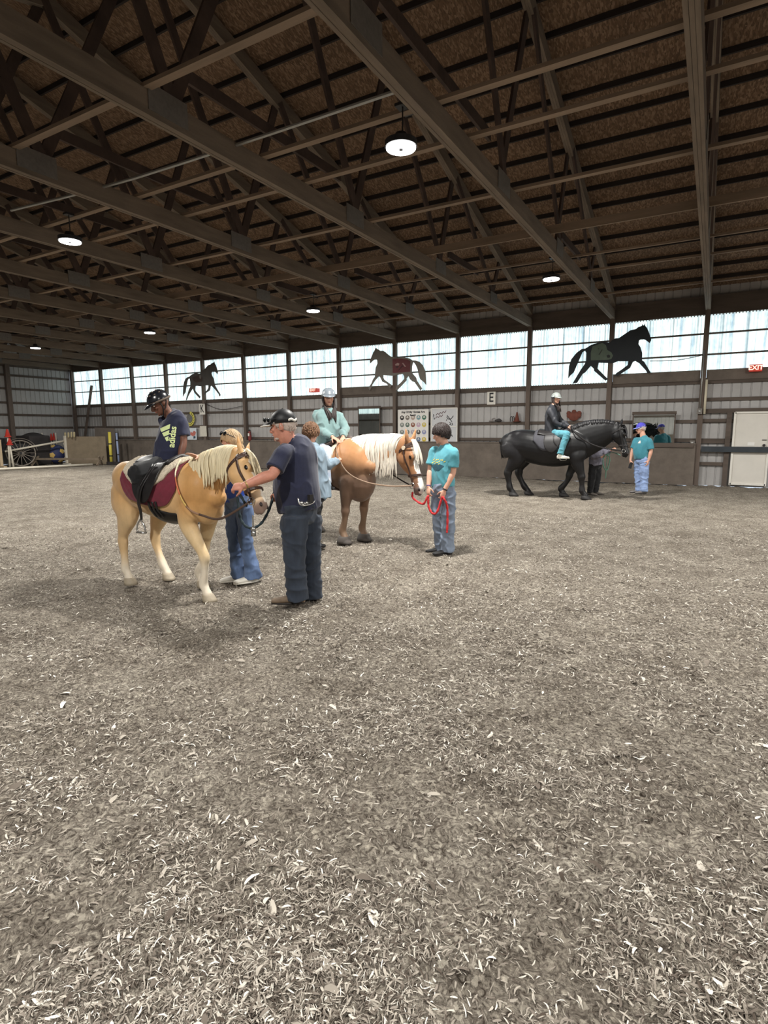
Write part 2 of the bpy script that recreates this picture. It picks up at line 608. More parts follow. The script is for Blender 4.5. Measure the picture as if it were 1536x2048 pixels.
def make_truss(x):
    t = thing('roof_truss', (x, WY, 4.79), None, 'roof truss', 'timber roof trusses')
    cb = MB()
    for s in (-.042, 0, .042):
        cb.box((x + s, (WY + NEARY) / 2, 4.91 - abs(s) * .1), (.039, WY - NEARY + .1, .24))
    cb.build('bottom_chord', M_TRUSS, t)
    for ya, yb in ((WY + .05, RIDGE), (RIDGE, NEARY - .05)):
        c = MB()
        for s in (-.042, 0, .042):
            c.beam((x + s, ya, tz(ya) + .12), (x + s, yb, tz(yb) + .12), .039, .24)
        c.build('top_chord', M_TRUSS, t)
    pairs = []
    for k, b in enumerate(BN):
        pairs += [(b, TN[k]), (b, TN[k + 1])]
    for k, (yb, yt) in enumerate(pairs):
        s = .045 if k % 2 else -.045
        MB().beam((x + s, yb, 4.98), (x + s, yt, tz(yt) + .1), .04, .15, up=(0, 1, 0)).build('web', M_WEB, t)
    for ya, yb, z in ((12.1, 13.9, 5.42), (4.9, 7.9, 5.5)):
        MB().beam((x - .085, ya, z), (x - .085, yb, z + .02), .04, .14).build('strut', M_WEB, t)
    for y in BN[:5]:
        g = MB()
        for s in (-.068, .068):
            g.box((x + s, y - .1, 4.97), (.006, .5, .26))
        g.build('gusset_plate', M_PLATE, t)
    return t


TL = ['over the far left corner', 'second from the left end wall', 'third from the left end wall', 'landing left of the small dark horse silhouette', 'landing above the small dark horse silhouette',
      'landing on the post right of the letter K', 'landing on the post behind the man in the black cap', 'landing on the post behind the girl in the grey helmet',
      'landing above the middle horse silhouette', 'landing on the post right of the whiteboard', 'landing on the post right of the letter E', 'landing above the large black horse silhouette',
      'running straight away overhead to the post left of the white door', 'just right of the view, next after the door post']
t0 = None
for i in range(0, 14):
    x = WX0 + i * BAY
    if t0 is None:
        t0 = make_truss(x); t = t0
    else:
        t = copy_tree(t0); t.location.x = x
    t['label'] = 'brown timber roof truss ' + TL[i]

# purlins and the boards lying across the truss chords
for k in range(20):
    y = WY + .25 - k * .61
    if y < RIDGE: break
    z = deck_z(y) - .045
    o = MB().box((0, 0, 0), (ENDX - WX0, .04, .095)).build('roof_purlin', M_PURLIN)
    o.location = ((WX0 + ENDX) / 2, y, z)
    tag(o, 'thin dark purlin running along the underside of the roof boards', 'purlin', 'roof purlins')
BR = [(4.25, .09, .04, 'nearest the ridge on the near side'), (5.98, .09, .04, 'just this side of the brightest lamp'), (6.85, .09, .04, 'passing beside the brightest lamp'), (8.6, .09, .04, 'next beyond the brightest lamp'),
      (10.72, .04, .14, 'set on edge halfway to the window wall'), (12.37, .05, .04, 'carrying the second row of lamps'), (-.38, .09, .04, 'carrying the lamps behind the camera'), (13.6, .06, .04, 'beyond the second row of lamps'), (16.1, .06, .04, 'nearest the window wall')]
for y, w, h, lab in BR:
    o = MB().box((0, 0, 0), (ENDX - WX0 - 1, w, h)).build('chord_runner', M_BRACE)
    o.location = ((WX0 + ENDX) / 2, y, 5.03 + h / 2)
    tag(o, 'pale long board lying across the truss chords, ' + lab, 'board', 'boards across the truss chords')
o = MB().tube([(-9.6, 5.2, 4.98), (-7, 5.45, 4.99), (-2.9, 5.5, 4.99)], .02, n=8).build('flexible_conduit', M_GALV)
tag(o, 'ribbed silver flexible conduit under the boards near the brightest lamp', 'conduit')

# ------------------------------------------------------------------ lamps
M_LENS = glow('lamp_lens', (255, 255, 252), 14)
M_HOUS = pbr('lamp_housing', (60, 60, 62), .5, metal=.5)
LAMPS = [(-3.15, 5.86, 'brightest round high bay lamp, nearest and highest in the picture'), (-9.2, 5.86, 'round high bay lamp at the upper left'),
         (-3.1, -.5, 'round high bay lamp behind the camera on the left'), (-3.1, 12.25, 'round high bay lamp above the black horse'), (-9.15, 12.25, 'round high bay lamp above the man in the black cap'),
         (-15.5, 12.25, 'round high bay lamp above the boy in the helmet'), (-21.85, 12.25, 'round high bay lamp nearest the far left corner'),
         (-15.5, 5.86, 'round high bay lamp left of the view in the middle row'), (-21.85, 5.86, 'round high bay lamp far left in the middle row'), (3.1, 5.86, 'round high bay lamp right of the camera in the middle row'),
         (3.1, 12.25, 'round high bay lamp right of the view in the window row'), (3.1, -.5, 'round high bay lamp behind the camera on the right'),
         (9.3, 5.86, 'round high bay lamp near the right end wall'), (9.3, 12.25, 'round high bay lamp in the right window corner')]


def make_lamp(x, y):
    t = thing('high_bay_lamp', (x, y, 4.62), None, 'lamp', 'high bay lamps')
    h = MB().cyl((x, y, 4.64), (x, y, 4.70), .175, 28).cyl((x, y, 4.70), (x, y, 4.78), .09, 20, .06).cyl((x + .02, y, 4.78), (x + .02, y, 5.05), .008, 8).box((x, y + .07, 5.05), (.10, .25, .03))
    h.build('housing', M_HOUS, t)
    MB().cyl((x, y, 4.625), (x, y, 4.645), .16, 28).build('lens', M_LENS, t)
    MB().cyl((x, y, 4.612), (x, y, 4.63), .022, 12).build('sensor', M_HOUS, t)
    l = bpy.data.lights.new('lamp_light', 'AREA'); l.shape = 'DISK'; l.size = .32; l.energy = LAMP_W; l.color = (1, .975, .92)
    lo = bpy.data.objects.new('lamp_light', l); COL.objects.link(lo); lo.parent = t; lo.location = (0, 0, -.02)
    return t


l0 = None
for x, y, lab in LAMPS:
    if l0 is None:
        l0 = make_lamp(x, y); l = l0
    else:
        l = copy_tree(l0); l.location = (x, y, 4.62)
    l['label'] = lab
# ------------------------------------------------------------------ floor of shredded footing
def floor_mat():
    m = bpy.data.materials.new('footing'); m.use_nodes = True
    nt = m.node_tree; b = nt.nodes['Principled BSDF']; b.inputs['Roughness'].default_value = .95; b.inputs['Specular IOR Level'].default_value = .15
    tc = nt.nodes.new('ShaderNodeTexCoord'); L = nt.links.new
    f = nt.nodes.new('ShaderNodeTexNoise'); f.inputs['Scale'].default_value = 34; f.inputs['Detail'].default_value = 7; f.inputs['Roughness'].default_value = .72; f.inputs['Distortion'].default_value = 1.6
    L(tc.outputs['Object'], f.inputs['Vector'])
    rp = nt.nodes.new('ShaderNodeValToRGB'); e = rp.color_ramp.elements
    e[0].position = .36; e[0].color = srgb(72, 63, 55); e[1].position = .68; e[1].color = srgb(226, 217, 201)
    e.new(.46).color = srgb(128, 120, 111); e.new(.53).color = srgb(160, 152, 141); e.new(.60).color = srgb(186, 178, 165)
    L(f.outputs['Fac'], rp.inputs['Fac'])
    wn = nt.nodes.new('ShaderNodeTexNoise'); wn.inputs['Scale'].default_value = 30; wn.inputs['Detail'].default_value = 2
    L(tc.outputs['Object'], wn.inputs['Vector'])
    mv = nt.nodes.new('ShaderNodeMix'); mv.data_type = 'VECTOR'; mv.inputs['Factor'].default_value = .05
    L(tc.outputs['Object'], mv.inputs['A']); L(wn.outputs['Color'], mv.inputs['B'])
    v = nt.nodes.new('ShaderNodeTexVoronoi'); v.inputs['Scale'].default_value = 62; L(mv.outputs['Result'], v.inputs['Vector'])
    sp = nt.nodes.new('ShaderNodeSeparateColor'); L(v.outputs['Color'], sp.inputs['Color'])
    fl_ = nt.nodes.new('ShaderNodeMath'); fl_.operation = 'GREATER_THAN'; fl_.inputs[1].default_value = .94; L(sp.outputs['Red'], fl_.inputs[0])
    fx = nt.nodes.new('ShaderNodeMix'); fx.data_type = 'RGBA'; fx.inputs['B'].default_value = srgb(226, 218, 203)
    fm = nt.nodes.new('ShaderNodeMath'); fm.operation = 'MULTIPLY'; fm.inputs[1].default_value = .6; L(fl_.outputs[0], fm.inputs[0])
    L(fm.outputs[0], fx.inputs['Factor']); L(rp.outputs['Color'], fx.inputs['A'])
    n1 = nt.nodes.new('ShaderNodeTexNoise'); n1.inputs['Scale'].default_value = 2.0; n1.inputs['Detail'].default_value = 6; n1.inputs['Roughness'].default_value = .7
    L(tc.outputs['Object'], n1.inputs['Vector'])
    r1 = nt.nodes.new('ShaderNodeValToRGB'); r1.color_ramp.elements[0].position = .3; r1.color_ramp.elements[1].position = .7
    r1.color_ramp.elements[0].color = (.55, .52, .49, 1); r1.color_ramp.elements[1].color = (1.12, 1.12, 1.1, 1)
    L(n1.outputs['Fac'], r1.inputs['Fac'])
    mx = nt.nodes.new('ShaderNodeMix'); mx.data_type = 'RGBA'; mx.blend_type = 'MULTIPLY'; mx.inputs['Factor'].default_value = 1
    L(fx.outputs['Result'], mx.inputs['A']); L(r1.outputs['Color'], mx.inputs['B']); L(mx.outputs['Result'], b.inputs['Base Color'])
    n2 = nt.nodes.new('ShaderNodeTexNoise'); n2.inputs['Scale'].default_value = 30; n2.inputs['Detail'].default_value = 5
    L(tc.outputs['Object'], n2.inputs['Vector'])
    b1 = nt.nodes.new('ShaderNodeBump'); b1.inputs['Strength'].default_value = .9; b1.inputs['Distance'].default_value = .03
    L(f.outputs['Fac'], b1.inputs['Height'])
    b2 = nt.nodes.new('ShaderNodeBump'); b2.inputs['Strength'].default_value = .4; b2.inputs['Distance'].default_value = .01
    L(sp.outputs['Green'], b2.inputs['Height']); L(b1.outputs['Normal'], b2.inputs['Normal']); L(b2.outputs['Normal'], b.inputs['Normal'])
    return m


def axis_lines(lo, hi, a, b, fine, coarse):
    xs = [lo]
    while xs[-1] < hi:
        x = xs[-1]; d = max(0, a - x, x - b)
        xs.append(x + min(coarse, fine + d * .06))
    xs[-1] = hi
    return np.array(xs)


def vnoise(X, Y, seed):
    """smooth value noise on arrays"""
    xi = np.floor(X).astype(int); yi = np.floor(Y).astype(int); fx = X - xi; fy = Y - yi
    def h(i, j):
        q = (i * 374761393 + j * 668265263 + seed * 974634777) & 0x7fffffff
        q = ((q ^ (q >> 13)) * 1274126177) & 0x7fffffff
        return ((q ^ (q >> 16)) & 0xffff) / 65535.0
    fx = fx * fx * (3 - 2 * fx); fy = fy * fy * (3 - 2 * fy)
    return (h(xi, yi) * (1 - fx) + h(xi + 1, yi) * fx) * (1 - fy) + (h(xi, yi + 1) * (1 - fx) + h(xi + 1, yi + 1) * fx) * fy


def floor_h(X, Y):
    X = np.asarray(X, float); Y = np.asarray(Y, float)
    z = (vnoise(X * 1.7, Y * 1.7, 3) - .5) * .03 + (vnoise(X * 4.6, Y * 4.6, 5) - .5) * .034 + (vnoise(X * 11, Y * 11, 9) - .5) * .032 + (vnoise(X * 26, Y * 26, 11) - .5) * .014
    return z - .012


gx = axis_lines(WX0 - .2, ENDX, -3.6, 1.2, .022, .3)
gy = axis_lines(NEARY - .2, WY + .25, .8, 4.2, .022, .3)
GX, GYY = np.meshgrid(gx, gy, indexing='ij')
GZ = floor_h(GX, GYY)
nx, ny = len(gx), len(gy)
me = bpy.data.meshes.new('floor')
me.vertices.add(nx * ny)
me.vertices.foreach_set('co', np.stack([GX, GYY, GZ], -1).ravel())
ii, jj = np.meshgrid(np.arange(nx - 1), np.arange(ny - 1), indexing='ij')
q = np.stack([ii * ny + jj, (ii + 1) * ny + jj, (ii + 1) * ny + jj + 1, ii * ny + jj + 1], -1).reshape(-1, 4)
me.loops.add(q.size); me.loops.foreach_set('vertex_index', q.ravel())
me.polygons.add(len(q)); me.polygons.foreach_set('loop_start', np.arange(len(q)) * 4)
me.update(calc_edges=True)
fl = link_mesh('floor', me, floor_mat())
tag(fl, kind='structure')


def chips():
    """loose curled shreds lying on the floor, thinning out with distance"""
    rg = np.random.default_rng(5)
    N = CHIP_N
    u = rg.random(N * 3)
    dist = 1.0 + 10.0 * u ** 1.7
    az = CAM_YAW + (rg.random(N * 3) - .5) * R(84)
    X = -np.sin(az) * dist; Y = np.cos(az) * dist
    pm = .6 * vnoise(X * 2.3 + 40, Y * 2.3, 21) + .4 * vnoise(X * 6 + 9, Y * 6, 23)
    k = np.where((Y > -1) & (Y < WY - .2) & (rg.random(N * 3) < np.clip((pm - .22) * 2.4, .10, 1)))[0][:N]
    X, Y, dist = X[k], Y[k], dist[k]; n = len(k)
    big = rg.random(n)
    ln = (.009 + .026 * rg.random(n) ** 1.3) * np.where(big > .985, 1.7, 1.0) * (1 + dist * .03)
    wd = ln * (.07 + .20 * rg.random(n) ** 2) * np.where(big > .97, 1.9, 1.0)
    th = rg.random(n) * 2 * math.pi; tilt = (rg.random(n) - .4) * 1.0; roll = (rg.random(n) - .5) * 1.4; curl = (rg.random(n) - .25) * 1.2; bend = (rg.random(n) - .5) * 1.1
    base = np.stack([X, Y, floor_h(X, Y) + .003 + rg.random(n) * .008], -1)
    d = np.stack([np.cos(th) * np.cos(tilt), np.sin(th) * np.cos(tilt), np.sin(tilt)], -1)
    s = np.stack([-np.sin(th) * np.cos(roll), np.cos(th) * np.cos(roll), np.sin(roll)], -1)
    nn = np.cross(d, s)
    V = np.empty((n, 8, 3))
    for a, t in enumerate((-.5, -.17, .17, .5)):
        wv = 1.0 if abs(t) < .3 else .45
        for bb, e in enumerate((-.5, .5)):
            V[:, a * 2 + bb] = base + d * (ln * t)[:, None] + s * (wd * e * wv + bend * ln * (t * t - .1))[:, None] + nn * (curl * ln * (.25 - t * t))[:, None]
    V[:, :, 2] = np.maximum(V[:, :, 2], (base[:, 2] - .006)[:, None])
    me = bpy.data.meshes.new('wood_shreds')
    me.vertices.add(n * 8); me.vertices.foreach_set('co', V.ravel())
    o = (np.arange(n) * 8)[:, None]
    f = np.concatenate([o + np.array([0, 2, 3, 1]), o + np.array([2, 4, 5, 3]), o + np.array([4, 6, 7, 5])], 1).reshape(-1, 4)
    me.loops.add(f.size); me.loops.foreach_set('vertex_index', f.ravel())
    me.polygons.add(len(f)); me.polygons.foreach_set('loop_start', np.arange(len(f)) * 4)
    me.update(calc_edges=True)
    m = bpy.data.materials.new('shred'); m.use_nodes = True
    nt = m.node_tree; b = nt.nodes['Principled BSDF']; b.inputs['Roughness'].default_value = .9; b.inputs['Specular IOR Level'].default_value = .2
    g = nt.nodes.new('ShaderNodeNewGeometry'); rp = nt.nodes.new('ShaderNodeValToRGB'); e = rp.color_ramp.elements
    e[0].color = srgb(76, 66, 58); e[1].color = srgb(246, 241, 230)
    e.new(.45).color = srgb(140, 131, 121); e.new(.8).color = srgb(186, 178, 166); e.new(.94).color = srgb(226, 220, 208)
    nt.links.new(g.outputs['Random Per Island'], rp.inputs['Fac']); nt.links.new(rp.outputs['Color'], b.inputs['Base Color'])
    o = link_mesh('wood_shreds', me, m)
    tag(o, 'grey brown shredded wood footing loose over the arena floor', 'footing', kind='stuff')


CHIP_N = 150000
chips()
# ------------------------------------------------------------------ things on the window wall
FY = WY - .004           # face of posts
Xw, Zw = Vector((1, 0, 0)), Vector((0, 0, 1))


def wrect(px0, py0, px1, py1, y):
    a = wall_xz(px0, py0, y); b = wall_xz(px1, py1, y)
    return a[0], b[0], min(a[1], b[1]), max(a[1], b[1])


def board(name, x0, x1, z0, z1, y, th, mat, label, cat, group=None):
    t = thing(name, ((x0 + x1) / 2, y, z0), label, cat, group)
    MB().box(((x0 + x1) / 2, y - th / 2, (z0 + z1) / 2), (x1 - x0, th, z1 - z0)).build('panel', mat, t)
    return t


def letter(px, ch, label, wide=1.0, y=WY):
    x0, x1, z0, z1 = wrect(*px, y)
    t = board('letter_sign', x0, x1, z0, z1, y - .01, .015, M_WHITE, label, 'sign', 'arena letter signs')
    mb = MB(); flat_text(mb, ch, ((x0 + x1) / 2, y - .0265, (z0 + z1) / 2 + .01), Xw, Zw, (z1 - z0) * 1.02, .006, wide)
    mb.build('lettering', M_BLACK, t)


letter((399, 808, 411, 829), 'K', 'white board with a black letter K on a wall post', .72)
letter((975, 784, 991, 809), 'E', 'white board with a black letter E on the wall girt', .78, WY + .142)

# poster of badges
M_POSTER = pbr('poster_paper', (222, 219, 214), .6, var=(3, .05))
x0, x1, z0, z1 = wrect(796, 820, 857, 890, WY - .03)
t = board('poster', x0, x1, z0, z1, WY - .03, .012, M_POSTER, 'white poster with four rows of round badges on the window wall', 'poster')
fy = WY - .0435
tb = MB(); flat_text(tb, 'Any Of My Horses Are', ((x0 + x1) / 2, fy, z1 - .085), Xw, Zw, .098, .004)
flat_text(tb, 'Ready!', ((x0 + x1) / 2, fy, z1 - .195), Xw, Zw, .085, .004)
tb.build('lettering', M_BLACK, t)
BC = [(46, 42, 42), (120, 112, 104), (168, 150, 140), (120, 150, 156), (70, 110, 92), (120, 128, 122), (82, 104, 92), (134, 78, 58), (186, 158, 178), (196, 176, 84),
      (108, 118, 116), (110, 116, 110), (164, 156, 172), (66, 60, 58), (132, 138, 176), (60, 60, 66), (56, 116, 72), (140, 92, 58), (96, 112, 136), (196, 172, 62)]
w = x1 - x0; h = z1 - z0
for r_ in range(4):
    for c in range(5):
        k = r_ * 5 + c; cx = x0 + w * (.14 + .18 * c); cz = z1 - h * (.225 + .205 * r_)
        col = BC[k]
        bm_ = MB().cyl((cx, fy + .002, cz), (cx, fy - .002, cz), .082, 24)
        b = bm_.build('badge', pbr('badge_%d_%d_%d' % col, col, .6), t)
        f = MB().box((cx, fy - .003, cz + .0), (.085, .002, .022)).cyl((cx, fy - .002, cz + .035), (cx, fy - .004, cz + .035), .026, 12)
        f.box((cx, fy - .003, cz - .112), (.07, .002, .014))
        f.build('emblem', pbr('badge_emblem', (206, 202, 196), .6), b)

# whiteboard
M_WBOARD = pbr('whiteboard_face', (196, 197, 200), .35, var=(3, .06))
x0, x1, z0, z1 = wrect(863, 817, 914, 890, WY - .03)
t = board('whiteboard', x0, x1, z0, z1, WY - .03, .012, M_WBOARD, 'whiteboard with black and red scribbles beside the badge poster', 'whiteboard')
fm = MB()
for c_, s_ in ((((x0 + x1) / 2, z1), (x1 - x0, .03)), (((x0 + x1) / 2, z0), (x1 - x0, .03)), ((x0, (z0 + z1) / 2), (.03, z1 - z0)), ((x1, (z0 + z1) / 2), (.03, z1 - z0)), (((x0 + x1) / 2, z0 + (z1 - z0) * .5), (x1 - x0, .025))):
    fm.box((c_[0], WY - .048, c_[1]), (s_[0], .02, s_[1]))
fm.build('frame', M_WHITE, t)
sk = MB()
W_, H_ = x1 - x0, z1 - z0
def stroke(mb, pts, r=.008):
    mb.tube([(x0 + W_ * a, fy - .001, z0 + H_ * b) for a, b in pts], r, n=5, k=3)
for pts in ([(.6, .76), (.68, .70), (.78, .72), (.85, .79)], [(.62, .80), (.72, .71), (.8, .63)], [(.72, .62), (.75, .55), (.7, .56)], [(.8, .6), (.83, .55), (.78, .54)], [(.58, .66), (.62, .7)],
            [(.6, .22), (.7, .21), (.72, .3)], [(.74, .36), (.75, .24), (.8, .28), (.82, .22)], [(.08, .84), (.1, .8), (.08, .78)], [(.1, .75), (.13, .72), (.11, .7)]):
    stroke(sk, pts, .012)
sk.build('drawing', M_BLACK, t)
wm = MB()
for (ax, az, n_) in ((.19, .83, 7), (.17, .745, 5)):
    stroke(wm, [(ax + .055 * q, az + .012 * q + (.022 if q % 2 else -.022)) for q in range(n_ + 1)], .011)
wm.build('scribble', pbr('marker_ink', (92, 52, 58), .5), t)

# mirrors
M_MIRROR = pbr('mirror_glass', (215, 220, 216), .02, metal=1.0)
def mirror(px, label):
    x0, x1, z0, z1 = wrect(*px, WY - .03)
    t = thing('wall_mirror', ((x0 + x1) / 2, WY - .03, z0), label, 'mirror', 'arena mirrors')
    g_ = MB().box(((x0 + x1) / 2, WY - .07, (z0 + z1) / 2), (x1 - x0 - .04, .008, z1 - z0 - .04)); g_.build('glass', M_MIRROR, t)
    f = MB()
    f.box(((x0 + x1) / 2, WY - .066, z1 + .03), (x1 - x0 + .06, .03, .09)); f.box(((x0 + x1) / 2, WY - .066, z0), (x1 - x0, .03, .03))
    f.box((x0, WY - .066, (z0 + z1) / 2), (.03, .03, z1 - z0)); f.box((x1, WY - .066, (z0 + z1) / 2), (.03, .03, z1 - z0))
    f.build('frame', M_GIRT, t)
mirror((1267, 829, 1347, 887), 'wide wall mirror behind the man in the blue cap')
mirror((718, 817, 761, 889), 'tall wall mirror right of the girl in the grey helmet')

# horse silhouettes cut from board
def silhouette(name, crop, sc, outline, color, label, blanket, bcol, marks):
    ox, oy = crop
    pts = [wall_xz(ox + a * sc, oy + b * sc, WY - .03) for a, b in outline]
    cx = sum(p[0] for p in pts) / len(pts); cz = min(p[1] for p in pts)
    t = thing(name, (cx, WY - .03, cz), label, 'cutout', 'horse silhouettes')
    mb = MB(); mb.prism(pts, ((0, WY - .03, 0), (1, 0, 0), (0, 0, 1)), .022)
    mb.build('silhouette', pbr('cutout_%d' % color[0], color, .8, var=(3, .15)), t)
    if blanket:
        bp = [wall_xz(ox + a * sc, oy + b * sc, WY - .056) for a, b in blanket]
        bl = MB().prism(bp, ((0, WY - .053, 0), (1, 0, 0), (0, 0, 1)), .006).build('painted_blanket', pbr('blanket_%d' % bcol[0], bcol, .8, var=(6, .15)), t)
        for poly, mc in marks:
            mp_ = [wall_xz(ox + a * sc, oy + b * sc, WY - .062) for a, b in poly]
            MB().prism(mp_, ((0, WY - .060, 0), (1, 0, 0), (0, 0, 1)), .003).build('painted_mark', pbr('mark_%d' % mc[0], mc, .8), bl)

BIG = [(130, 1085), (205, 1075), (300, 925), (350, 890), (440, 785), (492, 830), (500, 870), (690, 1035), (735, 1010), (555, 830), (575, 730), (740, 735), (830, 735), (900, 705), (1080, 705), (1070, 770), (985, 835), (880, 905),
       (850, 945), (900, 960), (990, 895), (1110, 820), (1160, 715), (1200, 700), (1270, 740), (1380, 860), (1410, 915), (1465, 900), (1350, 710), (1315, 690), (1318, 560), (1290, 470), (1255, 410), (1265, 350), (1310, 315), (1380, 345), (1445, 395), (1475, 340), (1450, 260), (1425, 190), (1400, 135),
       (1370, 100), (1365, 60), (1350, 90), (1330, 95), (1318, 65), (1312, 100), (1240, 130), (1215, 155), (1120, 175), (1030, 235), (920, 310), (860, 315), (800, 350), (770, 385), (660, 375), (560, 390), (450, 425), (350, 488), (290, 495), (200, 560), (110, 670), (70, 790), (55, 1000), (90, 950), (150, 895), (200, 780), (235, 700), (300, 550), (345, 525), (365, 560), (360, 700), (340, 750), (270, 850)]
silhouette('horse_cutout', (1130, 640), 180 / 1536, BIG, (44, 48, 52), 'large black trotting horse silhouette above the black horse', [(470, 450), (640, 390), (700, 430), (720, 510), (790, 550), (820, 610), (790, 665), (730, 680), (440, 690), (440, 560)], (92, 104, 92),
           [([(710, 610), (740, 590), (775, 610), (760, 645), (725, 645)], (48, 50, 50)), ([(570, 590), (630, 500), (640, 510), (590, 595)], (58, 62, 58)), ([(555, 490), (580, 480), (575, 500)], (60, 60, 58))])
MID = [(85, 1075), (120, 1135), (165, 1050), (180, 990), (240, 900), (335, 795), (370, 830), (415, 925), (520, 975), (595, 1075), (640, 1010), (530, 930), (460, 880), (435, 830), (435, 770), (660, 790), (780, 765), (900, 745), (930, 800), (930, 860), (870, 930), (760, 1030), (725, 1110), (760, 1130), (850, 1040), (990, 890), (985, 850), (1030, 790), (1070, 870), (1130, 925), (1175, 935),
       (1310, 1130), (1355, 1090), (1230, 900), (1210, 830), (1140, 750), (1110, 700), (1115, 560), (1140, 470), (1160, 470), (1210, 540), (1250, 640), (1270, 750), (1310, 870), (1400, 940), (1450, 1005), (1445, 860), (1435, 690), (1370, 540), (1290, 455), (1190, 425), (1130, 425), (1050, 375), (880, 340), (760, 360), (700, 345), (620, 335), (560, 295), (480, 225), (430, 195), (365, 200), (335, 175), (285, 150), (270, 130), (262, 150), (240, 130), (242, 170), (200, 240), (150, 360), (120, 430), (130, 495), (190, 430), (260, 385), (295, 420), (300, 500), (260, 590), (240, 770), (240, 810), (190, 880), (160, 960)]
silhouette('horse_cutout', (730, 685), 130 / 1536, MID, (128, 124, 118), 'grey trotting horse silhouette with a red blanket on the window wall', [(650, 385), (760, 375), (1000, 400), (1070, 440), (1065, 690), (860, 710), (655, 720)], (112, 66, 70),
           [([(710, 515), (770, 480), (815, 500), (800, 540), (720, 545)], (176, 150, 146)), ([(725, 575), (800, 555), (780, 590), (740, 595)], (60, 40, 42)), ([(875, 490), (900, 480), (970, 570), (940, 575)], (176, 150, 146)), ([(780, 660), (880, 540), (930, 570), (880, 570), (800, 660)], (70, 46, 50))])
SML = [(280, 1380), (305, 1375), (350, 1260), (400, 1160), (450, 1080), (505, 1000), (535, 1090), (560, 1140), (720, 1320), (750, 1270), (590, 1090), (575, 1040), (590, 910), (740, 930), (860, 920), (890, 905), (1010, 900), (1010, 980), (960, 1070), (880, 1120), (870, 1200), (890, 1200), (950, 1130), (1050, 1070), (1080, 920), (1110, 915), (1220, 1030), (1340, 1180), (1365, 1255), (1385, 1250), (1392, 1190), (1290, 1030), (1220, 900), (1200, 800), (1180, 700), (1120, 580), (1105, 500), (1150, 435), (1210, 460), (1260, 490), (1298, 545), (1310, 470), (1290, 390), (1250, 270), (1205, 180), (1205, 130), (1190, 150), (1160, 175), (1110, 190), (1070, 235), (1000, 250), (940, 320), (880, 385), (820, 420), (740, 515), (680, 515), (620, 490), (560, 515), (470, 550), (400, 615), (330, 640), (270, 690), (220, 800), (195, 940), (190, 1100), (185, 1260), (215, 1200), (260, 1130), (290, 960), (310, 850), (340, 720), (380, 675), (405, 690), (425, 790), (425, 940), (370, 1060)]
silhouette('horse_cutout', (355, 715), 95 / 1536, SML, (84, 82, 80), 'small dark grey trotting horse silhouette above the letter K', [(480, 640), (700, 570), (800, 640), (800, 780), (600, 810), (490, 720)], (72, 60, 56), [([(700, 570), (760, 570), (765, 660), (735, 700), (705, 650)], (120, 116, 112))])

# exit signs
M_EXIT = glow('exit_sign_red', (190, 52, 36), .35)
M_EXITL = glow('exit_letters', (255, 214, 196), 1.2)
for px, lab in (((1499, 730, 1524, 742), 'red lit EXIT sign above the white door'), ((620, 777, 635, 784), 'red lit EXIT sign left of the girl in the grey helmet')):
    x0, x1, z0, z1 = wrect(*px, WY)
    t = thing('exit_sign', ((x0 + x1) / 2, WY, z0), lab, 'sign', 'exit signs')
    MB().box(((x0 + x1) / 2, WY - .05 + .09, (z0 + z1) / 2), (x1 - x0, .22, z1 - z0)).build('housing', M_EXIT, t)
    mb = MB(); flat_text(mb, 'EXIT', ((x0 + x1) / 2, WY - .072, (z0 + z1) / 2), Xw, Zw, (z1 - z0) * .95, .004); mb.build('lettering', M_EXITL, t)

# posters by the K post, box, extinguisher
t = board('drawing', *wrect(374, 856, 394, 880, WY + .1)[0:4], WY + .1, .006, pbr('paper_pale', (206, 214, 222), .7), 'white paper with a red drawing below the yellow chain ring', 'drawing')
x0, x1, z0, z1 = wrect(374, 856, 394, 880, WY + .1)
m = MB().prism([(x0 + (x1 - x0) * a, z0 + (z1 - z0) * b) for a, b in ((.3, .45), (.4, .7), (.55, .6), (.75, .78), (.95, .65), (.85, .4), (.6, .3))], ((0, WY + .092, 0), (1, 0, 0), (0, 0, 1)), .002)
m.build('red_patch', pbr('red_ink', (186, 110, 100), .7), t)
MB().prism([(x0 + (x1 - x0) * a, z0 + (z1 - z0) * b) for a, b in ((.65, .1), (.65, .3), (.85, .35), (.88, .15))], ((0, WY + .092, 0), (1, 0, 0), (0, 0, 1)), .002).build('dark_patch', pbr('dark_ink', (56, 76, 92), .7), t)
x0, x1, z0, z1 = wrect(372, 826, 392, 853, WY + .1)
cx, cz = x0 + (x1 - x0) * .35, (z0 + z1) / 2 + .05
t = thing('chain_ring_picture', (cx, WY + .1, z0), 'round yellow and grey chain pattern picture left of the letter K', 'picture')
MB().cyl((cx, WY + .1, cz), (cx, WY + .09, cz), .19, 24).build('grey_disc', pbr('grey_disc', (112, 112, 112), .7, var=(20, .3)), t)
mb = MB()
for k in range(9):
    a = R(-110 + k * 22); mb.ell((cx + .27 * math.cos(a), WY + .09, cz + .27 * math.sin(a)), .075, .012, .075, nu=10, nv=6)
mb.build('yellow_links', pbr('yellow_paint', (206, 198, 96), .6), t)
mb = MB()
for k in range(8):
    a = R(-104 + k * 22); mb.ell((cx + .27 * math.cos(a), WY + .078, cz + .27 * math.sin(a)), .026, .006, .03, nu=8, nv=5)
mb.build('link_holes', M_BLACK, t)
x0, x1, z0, z1 = wrect(400, 852, 414, 873, WY)
board('notice', x0, x1, z0, z1, WY - .005, .01, pbr('paper_cream', (206, 202, 190), .7, var=(8, .1)), 'cream notice pinned on the post under the letter K', 'notice')
x0, x1, z0, z1 = wrect(746, 866, 765, 886, WY + .06)
